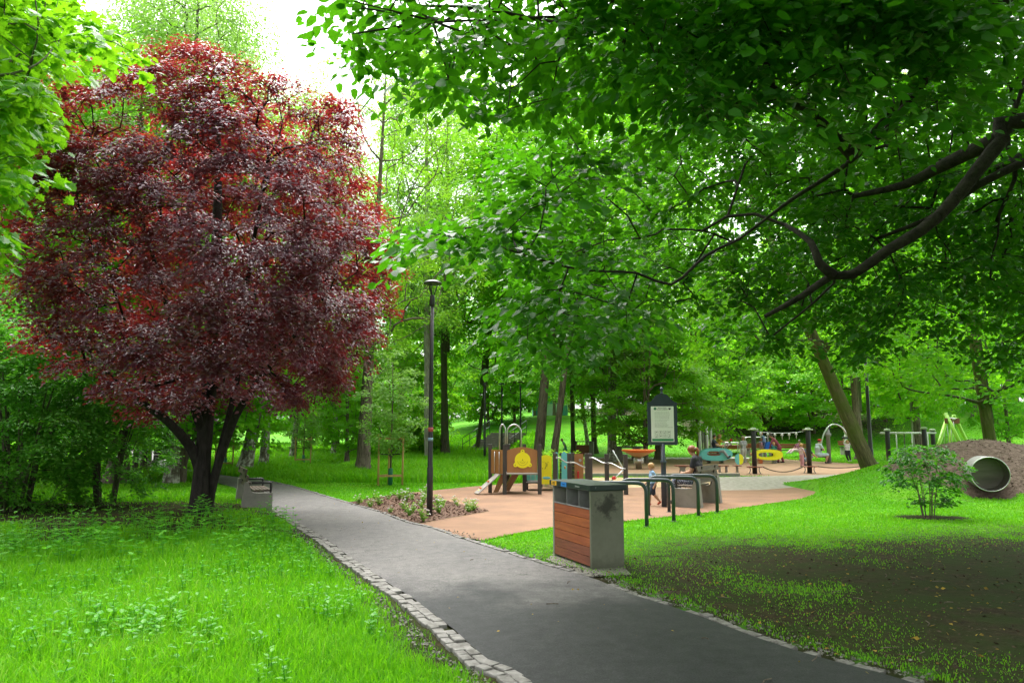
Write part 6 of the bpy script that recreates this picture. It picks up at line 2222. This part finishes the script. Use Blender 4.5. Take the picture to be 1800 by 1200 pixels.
def person(label, loc, rz, h, top, bottom, shoes, hair, child=True, pose=None, lean=0, sleeves='short', legs='long', hair_style='short', voxel=None, head_turn=0.0, head_nod=0.0, origin_pelvis=False, cap=None, cat="person"):
    """one continuous body facing local +y; pose gives joints in fractions of the height h"""
    hr = .078 if child else .060                     # half the head's height
    sh_z = .775 if child else .815
    J = {
        'pel': (0, 0, .50), 'che': (0, 0, sh_z - .085), 'nec': (0, .0, sh_z + .025), 'hea': (0, .012, 1 - hr),
        'sl': (-.105, 0, sh_z), 'sr': (.105, 0, sh_z), 'el': (-.135, -.02, sh_z - .17), 'er': (.135, -.02, sh_z - .17),
        'wl': (-.145, .04, sh_z - .325), 'wr': (.145, .04, sh_z - .325),
        'hl': (-.052, 0, .48), 'hr': (.052, 0, .48), 'kl': (-.058, .012, .265), 'kr': (.058, .012, .265),
        'al': (-.06, 0, .045), 'ar': (.06, 0, .045),
    }
    if lean:
        for k in ('che', 'nec', 'hea', 'sl', 'sr', 'el', 'er', 'wl', 'wr'):
            J[k] = rotx(J[k], J['pel'], lean)
    for k, v in (pose or {}).items():
        J[k] = v
    P = {k: Vector(v) * h for k, v in J.items()}
    toe = {}
    for s in 'lr':
        f = (pose or {}).get('t' + s)
        toe[s] = Vector(f) * h if f else P['a' + s] + Vector((0, .085, -.022)) * h
    R = h
    bones = []                                        # (a, ra, b, rb, tag)
    B = lambda a, ra, b, rb, t: bones.append((Vector(a), ra * R, Vector(b), rb * R, t))
    ex = (P['sr'] - P['sl']); ex = ex.normalized() if ex.length > 1e-4 else Vector((1, 0, 0))
    w = .046
    for s in (-1, 1):
        B(P['pel'] + ex * w * h * s * .95, .066, P['pel'].lerp(P['che'], .45) + ex * w * h * s * .8, .058, 'top')
        B(P['pel'].lerp(P['che'], .4) + ex * w * h * s * .8, .058, P['che'] + ex * w * 1.15 * h * s, .068, 'top')
        B(P['pel'] + ex * w * h * s, .068, P['hl' if s < 0 else 'hr'], .072, 'bottom')
    B(P['che'], .07, P['nec'], .042, 'top')
    B(P['nec'], .034, P['hea'] - Vector((0, 0, hr * .4)) * h, .034, 'skin')
    B(P['nec'] - Vector((0, 0, .01)) * h, .045, P['sl'], .042, 'top'); B(P['nec'] - Vector((0, 0, .01)) * h, .045, P['sr'], .042, 'top')
    for s in 'lr':
        mid = P['s' + s].lerp(P['e' + s], .62)
        B(P['s' + s], .042, mid, .037, 'top')
        B(mid, .033, P['e' + s], .028, 'top' if sleeves == 'long' else 'skin')
        B(P['e' + s], .028, P['w' + s], .019, 'top' if sleeves == 'long' else 'skin')
        d = (P['w' + s] - P['e' + s]).normalized()
        B(P['w' + s] + d * .008 * h, .019, P['w' + s] + d * .038 * h, .021, 'skin')
        kn = P['k' + s]
        B(P['h' + s], .072, kn, .047, 'bottom')
        an = P['a' + s]
        q = kn.lerp(an, .35)
        t_ = 'bottom' if legs == 'long' else 'skin'
        B(kn, .046 if legs == 'long' else .041, q, .044 if legs == 'long' else .039, t_)
        B(q, .044 if legs == 'long' else .039, an, .030 if legs == 'long' else .024, t_)
        B(an + Vector((0, -.012, -.018)) * h, .03, toe[s], .024, 'shoe')
    mb = MB()
    for a, ra, b, rb, t in bones:
        d = b - a
        n = 10
        mb.tube([a, b] if d.length > 1e-4 else [a, a + Vector((0, 0, 1e-3))], [ra, rb], n)
        mb.ball(a, ra, n); mb.ball(b, rb, n)
    # head with jaw, nose and ears, turned and nodded
    hc = P['hea']
    HM = Matrix.Rotation(head_turn, 3, 'Z') @ Matrix.Rotation(head_nod, 3, 'X')
    hp = lambda x, y, z: hc + HM @ (Vector((x, y, z)) * hr * h)
    mb.ball(hc + HM @ Vector((0, -.05 * hr * h, .12 * hr * h)), (hr * h * .78, hr * h * .92, hr * h * .86), 18, 0, HM)
    mb.ball(hp(0, .22, -.42), (hr * h * .56, hr * h * .58, hr * h * .56), 14, 0, HM)
    mb.ball(hp(0, .86, -.12), (hr * h * .12, hr * h * .17, hr * h * .19), 8, 0, HM)
    for s in (-1, 1):
        mb.ball(hp(s * .78, -.02, -.08), (hr * h * .1, hr * h * .17, hr * h * .24), 8, 0, HM)
    # hands: five fingers each, curled a little
    for s in 'lr':
        d = (P['w' + s] - P['e' + s]).normalized()
        sd = 1 if s == 'r' else -1
        ac = d.cross(Vector((sd, .2, 0)))
        ac = ac.normalized() if ac.length > 1e-3 else Vector((0, 1, 0))
        pl = d.cross(ac)
        base = P['w' + s] + d * .042 * h
        for k, L in enumerate((.030, .036, .034, .027)):
            o_ = base + ac * (k - 1.5) * .0115 * h
            m_ = o_ + d * L * .6 * h + pl * .002 * h * sd
            e_ = o_ + d * L * h * .95 + pl * .012 * h * -sd
            mb.tube([o_ - d * .012 * h, m_, e_], [.0065 * h, .006 * h, .0048 * h], 6)
        o_ = P['w' + s] + d * .02 * h + ac * .02 * h
        mb.tube([o_, o_ + d * .018 * h + ac * .014 * h, o_ + d * .034 * h + ac * .016 * h], [.0075 * h, .007 * h, .005 * h], 6)
    tmp = mb.build("tmp_body", SKIN)
    rm = tmp.modifiers.new("r", 'REMESH'); rm.mode = 'VOXEL'; rm.voxel_size = voxel or .0085 * h; rm.use_smooth_shade = True
    sm = tmp.modifiers.new("s", 'SMOOTH'); sm.iterations = 2; sm.factor = .5
    dg = bpy.context.evaluated_depsgraph_get()
    me = bpy.data.meshes.new_from_object(tmp.evaluated_get(dg))
    bpy.data.objects.remove(tmp)
    n = len(me.polygons)
    C = np.empty(n * 3); me.polygons.foreach_get("center", C); C = C.reshape(-1, 3)
    best = np.full(n, 9.0); ti = np.zeros(n, int)
    tags = {'skin': 0, 'top': 1, 'bottom': 2, 'shoe': 3}
    for a, ra, b, rb, t in bones:
        a_, b_ = np.array(a), np.array(b)
        d = b_ - a_
        tt = np.clip(((C - a_) @ d) / max(d @ d, 1e-9), 0, 1)
        dist = np.linalg.norm(C - (a_ + tt[:, None] * d), axis=1) - (ra + (rb - ra) * tt)
        m_ = dist < best
        best[m_] = dist[m_]; ti[m_] = tags[t]
    dh = np.linalg.norm(C - np.array(hc), axis=1)
    ti[(dh < hr * h * 1.06)] = 0
    me.materials.clear()
    for m_ in (SKIN, top, bottom, shoes):
        me.materials.append(m_)
    me.polygons.foreach_set("material_index", ti.astype(np.int32))
    me.polygons.foreach_set("use_smooth", np.ones(n, bool))
    me.update()
    root = thing("person", label, cat, loc, rz)
    o = bpy.data.objects.new("body", me); COL.objects.link(o); o.parent = root
    # eyes and mouth set into the face
    mb = MB()
    for s in (-1, 1):
        mb.ball(hp(s * .30, .70, .05), (hr * h * .10, hr * h * .07, hr * h * .075), 8, 0, HM)
    mb.ball(hp(0, .76, -.52), (hr * h * .2, hr * h * .06, hr * h * .045), 8, 1, HM)
    mb.build("face", [M_EYE, M_LIP], root)
    # hair
    if hair is not None:
        hb = MB()
        nn = 22; rows = 14
        V = []; F = []
        for i in range(rows):
            th = PI * .78 * i / (rows - 1) if hair_style != 'short' else PI * .64 * i / (rows - 1)
            for j in range(nn):
                ph = 2 * PI * j / nn
                fr = math.sin(ph)                      # +1 towards the face
                t2 = th * (1 - .40 * max(0, fr) ** .7)
                k = 1.05 + .05 * math.sin(7 * ph + 3 * th) + (.07 if hair_style == 'bob' and th > 1.4 else 0)
                V.append(tuple(hc + HM @ Vector((hr * h * .82 * k * math.sin(t2) * math.cos(ph), hr * h * (.95 * k * math.sin(t2) * math.sin(ph) - .06), hr * h * (.12 + .92 * k * math.cos(t2))))))
        for i in range(rows - 1):
            for j in range(nn):
                F.append((i * nn + j, (i + 1) * nn + j, (i + 1) * nn + (j + 1) % nn, i * nn + (j + 1) % nn))
        hb.raw(V, F, 0, True)
        if hair_style == 'ponytail':
            pts = [hp(0, -.85, .25), hp(.05, -1.25, .0), hp(.1, -1.3, -.6), hp(.12, -1.1, -1.3), hp(.1, -.95, -1.8)]
            hb.tube(smooth_path([tuple(p) for p in pts], .02), np.interp(np.linspace(0, 1, len(smooth_path([tuple(p) for p in pts], .02))), [0, .1, .4, .8, 1], [.2 * hr * h, .3 * hr * h, .42 * hr * h, .3 * hr * h, .08 * hr * h]), 10)
        ho = hb.build("hair", hair, root)
        sol = ho.modifiers.new("t", 'SOLIDIFY'); sol.thickness = hr * h * .09; sol.offset = -1
        if hair_style == 'ponytail':
            MB().lathe([(.3 * hr * h, -.05 * hr * h), (.36 * hr * h, 0), (.3 * hr * h, .06 * hr * h)], 12, hp(.03, -1.02, .12), M=Matrix.Rotation(1.2, 3, 'X')).build("hair_tie", M_WHITE, ho)
    if cap is not None:
        cb = MB()
        cb.lathe([(hr * h * .98, .0), (hr * h * .95, hr * h * .45), (hr * h * .6, hr * h * .82), (.001, hr * h * .9)], 18, hp(0, -.03, .25), M=HM)
        cb.raw([tuple(hp(x, y, z)) for x, y, z in ((-.75, .55, .28), (-.5, 1.35, .2), (.5, 1.35, .2), (.75, .55, .28), (-.75, .55, .34), (-.5, 1.35, .26), (.5, 1.35, .26), (.75, .55, .34))], [(0, 3, 2, 1), (4, 5, 6, 7), (0, 1, 5, 4), (1, 2, 6, 5), (2, 3, 7, 6), (3, 0, 4, 7)])
        cb.build("cap", cap, root)
    return root


HB = mat("hair_blond", (0.50, 0.30, 0.11), (0.34, 0.18, 0.06), 30, 0.55, stretch=(6, 6, 1))
HA = mat("hair_auburn", (0.30, 0.10, 0.03), (0.16, 0.045, 0.015), 30, 0.5, stretch=(6, 6, 1))
HD = mat("hair_dark", (0.05, 0.032, 0.022), (0.025, 0.016, 0.012), 30, 0.5, stretch=(6, 6, 1))
HG = mat("hair_ash", (0.36, 0.29, 0.2), (0.24, 0.18, 0.12), 30, 0.6)
C_LB = cloth("light_blue_cloth", (0.33, 0.52, 0.72), (0.22, 0.38, 0.60))
C_DB = cloth("dark_blue_cloth", (0.035, 0.05, 0.09))
C_BLK = cloth("black_cloth", (0.022, 0.022, 0.028))
C_NAVY = cloth("navy_cloth", (0.03, 0.04, 0.065))
C_YEL = cloth("yellow_cloth", (0.72, 0.44, 0.04))
C_GREY = cloth("grey_cloth", (0.40, 0.40, 0.42), (0.28, 0.28, 0.31))
C_LGREY = cloth("pale_grey_cloth", (0.52, 0.50, 0.48))
C_MAR = cloth("maroon_cloth", (0.28, 0.06, 0.085), (0.20, 0.04, 0.06))
C_DMAR = cloth("plum_cloth", (0.13, 0.03, 0.05))
C_PINK = cloth("pink_cloth", (0.62, 0.30, 0.40))
C_LPINK = cloth("pale_pink_cloth", (0.66, 0.50, 0.54), (0.58, 0.36, 0.44))
C_WB = cloth("blue_white_cloth", (0.42, 0.52, 0.66), (0.08, 0.14, 0.4), 14)
C_PAT = cloth("patterned_cloth", (0.34, 0.38, 0.46), (0.03, 0.04, 0.09), 34, lo=.47, hi=.53)
C_TEAL = cloth("teal_cloth", (0.06, 0.32, 0.36))
C_LIME = cloth("lime_cloth", (0.42, 0.60, 0.16))
C_GREEN = cloth("green_print_cloth", (0.04, 0.26, 0.20), (0.02, 0.05, 0.08), 5, lo=.42, hi=.5)
S_RED = cloth("red_shoe", (0.55, 0.10, 0.06))
S_DRK = cloth("dark_shoe", (0.03, 0.03, 0.035))
S_WHT = cloth("white_shoe", (0.6, 0.58, 0.58))

# toddler walking past the notice board
p = gr(1149, 889)
person("fair-haired toddler in a light blue top and dark shorts walking behind the bicycle hoops", (p.x, p.y, .008), math.radians(92), .93, C_LB, C_DB, S_RED, HB, True,
       {'kl': (-.06, .10, .28), 'al': (-.06, .11, .06), 'tl': (-.06, .19, .05), 'kr': (.06, -.02, .27), 'ar': (.06, -.16, .10), 'tr': (.06, -.12, .035), 'el': (-.14, -.07, .60), 'wl': (-.13, .0, .46), 'er': (.14, .05, .61), 'wr': (.12, .15, .52)},
       lean=4, legs='bare', hair_style='bob', voxel=.0075)
# the woman on the bench: sits facing the playground
fr = Matrix.Rotation(BENCH_RZ, 3, 'Z')
sp = BENCH + fr @ Vector((.06, .10, 0))
hw = 1.64
person("woman with auburn ponytail in a black top sitting on the bench, seen from behind", sp, BENCH_RZ, hw, C_BLK, C_PAT, S_DRK, HA, False,
       {'pel': (0, -.01, .325), 'hl': (-.06, .02, .315), 'hr': (.06, .02, .315), 'che': (0, -.03, .525), 'nec': (0, -.02, .635), 'hea': (0, .035, .735),
        'sl': (-.11, -.03, .615), 'sr': (.11, -.03, .615), 'el': (-.145, .0, .45), 'er': (.145, .0, .45), 'wl': (-.08, .13, .42), 'wr': (.08, .13, .42),
        'kl': (-.075, .26, .31), 'kr': (.075, .26, .31), 'al': (-.07, .28, .045), 'ar': (.07, .28, .045)},
       hair_style='ponytail', head_nod=-.25)

FACE_R, FACE_L, FACE_CAM, FACE_AWAY = math.radians(-90), math.radians(90), math.radians(180), 0.0
y = 43.0
bx = xat(1263, y)
person("boy in a yellow shirt stretching a red bat towards the table-tennis table", (bx, y, 0), FACE_R, 1.52, C_YEL, C_DB, S_WHT, HB, True,
       {'er': (.13, .15, .70), 'wr': (.11, .29, .735), 'el': (-.15, -.08, .62), 'wl': (-.16, -.04, .47)}, lean=8, legs='bare')
bat = thing("table_tennis_bat", "red bat in the yellow-shirted boy's outstretched hand", "bat", (bx + .37 * 1.52 + .05, y - .165, 1.52 * .765), 0)
MB().lathe([(.001, -.008), (.085, -.008), (.085, .008), (.001, .008)], 20, (.08, 0, .02), M=Matrix.Rotation(PI / 2, 3, 'X')).build("blade", M_RED, bat)
MB().box((-.03, 0, -.01), (.09, .022, .028), .0, .005).build("handle", M_TIMBER, bat)
tag(MB().ball((0, 0, 0), .03, 10).build("table_tennis_ball", M_ORNG, None, (xat(1294, y), y, at(1294, 772.5, y).z)), "small orange ball in flight over the table-tennis table", "ball")

p = gr(1258, 814)
hh = 1.70
person("dark-haired man in a navy T-shirt sitting on the teal spring rider", (p.x + .02, p.y, 0), math.radians(-112), hh, C_NAVY, C_GREY, S_DRK, HD, False,
       {'pel': (0, -.02, .41), 'hl': (-.06, .0, .395), 'hr': (.06, .0, .395), 'che': (0, -.05, .60), 'nec': (0, -.05, .71), 'hea': (0, -.02, .81),
        'sl': (-.115, -.05, .69), 'sr': (.115, -.05, .69), 'el': (-.17, .06, .56), 'er': (.17, .06, .56), 'wl': (-.10, .20, .535), 'wr': (.10, .20, .535),
        'kl': (-.10, .25, .37), 'kr': (.10, .25, .37), 'al': (-.10, .38, .20), 'ar': (.10, .38, .20), 'tl': (-.1, .44, .23), 'tr': (.1, .44, .23)})
p = gr(1308, 813)
person("person in grey top and pale trousers standing with back turned beside the hoop frame", (p.x, p.y, 0), math.radians(12), 1.42, C_GREY, C_LGREY, S_WHT, HG, True, {'el': (-.16, .04, .61), 'wl': (-.10, .14, .56), 'er': (.16, .04, .61), 'wr': (.10, .14, .56)})
y = 42.5
person("small child in a pink top before the adult in blue", (xat(1338.5, y), y, .06), FACE_R, 1.22, C_PINK, C_LGREY, S_WHT, HA, True)
person("adult in blue and white leaning over the child in pink", (xat(1346.5, y), y + .1, .06), FACE_L, 1.62, C_WB, C_LGREY, S_WHT, HB, False, {'el': (-.14, .08, .66), 'wl': (-.08, .19, .60), 'er': (.14, .08, .66), 'wr': (.08, .19, .60)}, lean=14, sleeves='long')
bg_ = thing("shoulder_bag", "bright blue bag hanging at the hip of the adult in blue", "bag", (xat(1351, y - .2), y - .25, .62))
MB().prism([(-.24, 0), (.22, 0), (.20, .30), (.06, .46), (-.10, .46), (-.18, .30)], .18).build("bag_body", cloth("blue_bag", (0.02, 0.13, 0.58)), bg_)
MB().tube(smooth_path([(-.1, 0, .44), (-.02, 0, .72), (.06, 0, .44)], .03), .018, 6).build("strap", C_DB, bg_)
p = gr(1361.5, 813.5)
person("boy in a dark green print shirt facing the camera beside the woman in maroon", (p.x, p.y, 0), math.radians(172), 1.10, C_GREEN, C_NAVY, S_DRK, HB, True)
p = gr(1371.5, 813)
person("woman in a maroon track suit bending over the boy in green", (p.x, p.y, 0), math.radians(70), 1.66, C_MAR, C_MAR, S_DRK, HD, False,
       {'el': (-.14, .26, .60), 'wl': (-.12, .30, .45), 'er': (.14, .26, .60), 'wr': (.12, .30, .45), 'kl': (-.06, .06, .27), 'kr': (.06, -.01, .27), 'al': (-.06, .05, .045), 'ar': (.06, -.1, .045)}, lean=34, sleeves='long')
y = 46.6
person("person in a plum-coloured top lounging on the long red-backed bench", (xat(1401, y), y, 0), math.radians(120), 1.6, C_DMAR, C_LPINK, S_WHT, HD, False,
       {'pel': (0, -.02, .32), 'hl': (-.06, .0, .31), 'hr': (.06, .0, .31), 'che': (0, -.14, .47), 'nec': (0, -.18, .56), 'hea': (0, -.18, .66),
        'sl': (-.11, -.16, .54), 'sr': (.11, -.16, .54), 'el': (-.15, -.06, .42), 'er': (.15, -.06, .42), 'wl': (-.08, .06, .40), 'wr': (.08, .06, .40),
        'kl': (-.07, .24, .33), 'kr': (.07, .24, .33), 'al': (-.07, .42, .24), 'ar': (.07, .42, .24)}, sleeves='long')
p = gr(1410, 820)
person("little girl in a pale top and pink trousers standing by the second rope post", (p.x, p.y, 0), math.radians(-78), 1.10, C_LPINK, C_PINK, S_DRK, HB, True, {'er': (.14, .05, .60), 'wr': (.13, .10, .47)}, hair_style='bob')
p = gr(1421, 819)
person("man in a dark shirt squatting behind the second rope post", (p.x, p.y + .5, 0), math.radians(-75), 1.72, C_NAVY, C_PAT, S_DRK, HD, False,
       {'pel': (0, -.04, .17), 'hl': (-.06, -.03, .17), 'hr': (.06, -.03, .17), 'che': (0, .06, .345), 'nec': (0, .11, .445), 'hea': (0, .16, .525),
        'sl': (-.11, .10, .43), 'sr': (.11, .10, .43), 'el': (-.14, .20, .32), 'er': (.14, .20, .32), 'wl': (-.10, .32, .26), 'wr': (.10, .32, .26),
        'kl': (-.09, .18, .25), 'kr': (.09, .18, .25), 'al': (-.08, .05, .045), 'ar': (.08, .05, .045)}, legs='bare')
p = gr(1458, 814)
C_TEE = cloth("pale_tee", (0.52, 0.62, 0.66))
hm = 1.74
person("man in a red cap and pale T-shirt sitting on the arch seesaw", (p.x - .52, p.y - .06, 0), math.radians(-84), hm, C_TEE, cloth("pale_shorts", (0.48, 0.56, 0.62)), S_DRK, HD, False,
       {'pel': (0, -.06, .255), 'hl': (-.06, -.03, .25), 'hr': (.06, -.03, .25), 'che': (0, -.05, .46), 'nec': (0, -.02, .565), 'hea': (0, .02, .665),
        'sl': (-.115, -.02, .55), 'sr': (.115, -.02, .55), 'el': (-.15, .06, .40), 'er': (.15, .06, .40), 'wl': (-.07, .06, .50), 'wr': (.07, .06, .50),
        'kl': (-.10, .20, .26), 'kr': (.10, .20, .26), 'al': (-.10, .32, .05), 'ar': (.10, .14, .05)}, legs='bare', cap=cloth("red_cap", (0.62, 0.04, 0.03)))
C_TANK = cloth("white_pink_top", (0.68, 0.60, 0.64))
person("girl in a pale top and dark leggings hanging by both arms from the arch seesaw", (p.x + .96, p.y - .05, 0), math.radians(170), 1.16, C_TANK, C_BLK, S_WHT, HB, True,
       {'pel': (0, .02, .56), 'hl': (-.052, .02, .54), 'hr': (.052, .02, .54), 'che': (0, .0, .74), 'nec': (0, .0, .85), 'hea': (0, .02, .965),
        'sl': (-.10, 0, .84), 'sr': (.10, 0, .84), 'el': (-.155, .0, .98), 'er': (.155, .0, .98), 'wl': (-.15, .02, 1.115), 'wr': (.15, .02, 1.115),
        'kl': (-.06, .06, .33), 'kr': (.05, .02, .32), 'al': (-.12, -.02, .14), 'ar': (-.04, -.06, .12)}, sleeves='short')
p = gr(1324.5, 822)
person("small child in a lime green top crouching by the first rope post", (p.x, p.y, 0), math.radians(30), .95, C_LIME, C_LIME, S_DRK, HB, True,
       {'pel': (0, -.05, .22), 'hl': (-.06, -.04, .22), 'hr': (.06, -.04, .22), 'che': (0, .02, .42), 'nec': (0, .05, .54), 'hea': (0, .09, .65),
        'sl': (-.11, .04, .50), 'sr': (.11, .04, .50), 'el': (-.14, .14, .38), 'er': (.14, .14, .38), 'wl': (-.1, .24, .28), 'wr': (.1, .24, .28),
        'kl': (-.09, .15, .26), 'kr': (.09, .15, .26), 'al': (-.08, .03, .045), 'ar': (.08, .03, .045)}, sleeves='long')
p = on(994, 801)
person("fair-haired boy in pale shirt and teal trousers stooping near the furrowed trunks", p, math.radians(75), 1.2, cloth("pale_print_shirt", (0.5, 0.62, 0.62), (0.3, 0.45, 0.48), 16), C_TEAL, S_WHT, HB, True,
       {'kl': (-.06, .09, .28), 'al': (-.06, .05, .045), 'kr': (.06, -.03, .27), 'ar': (.06, -.14, .06)}, lean=26)
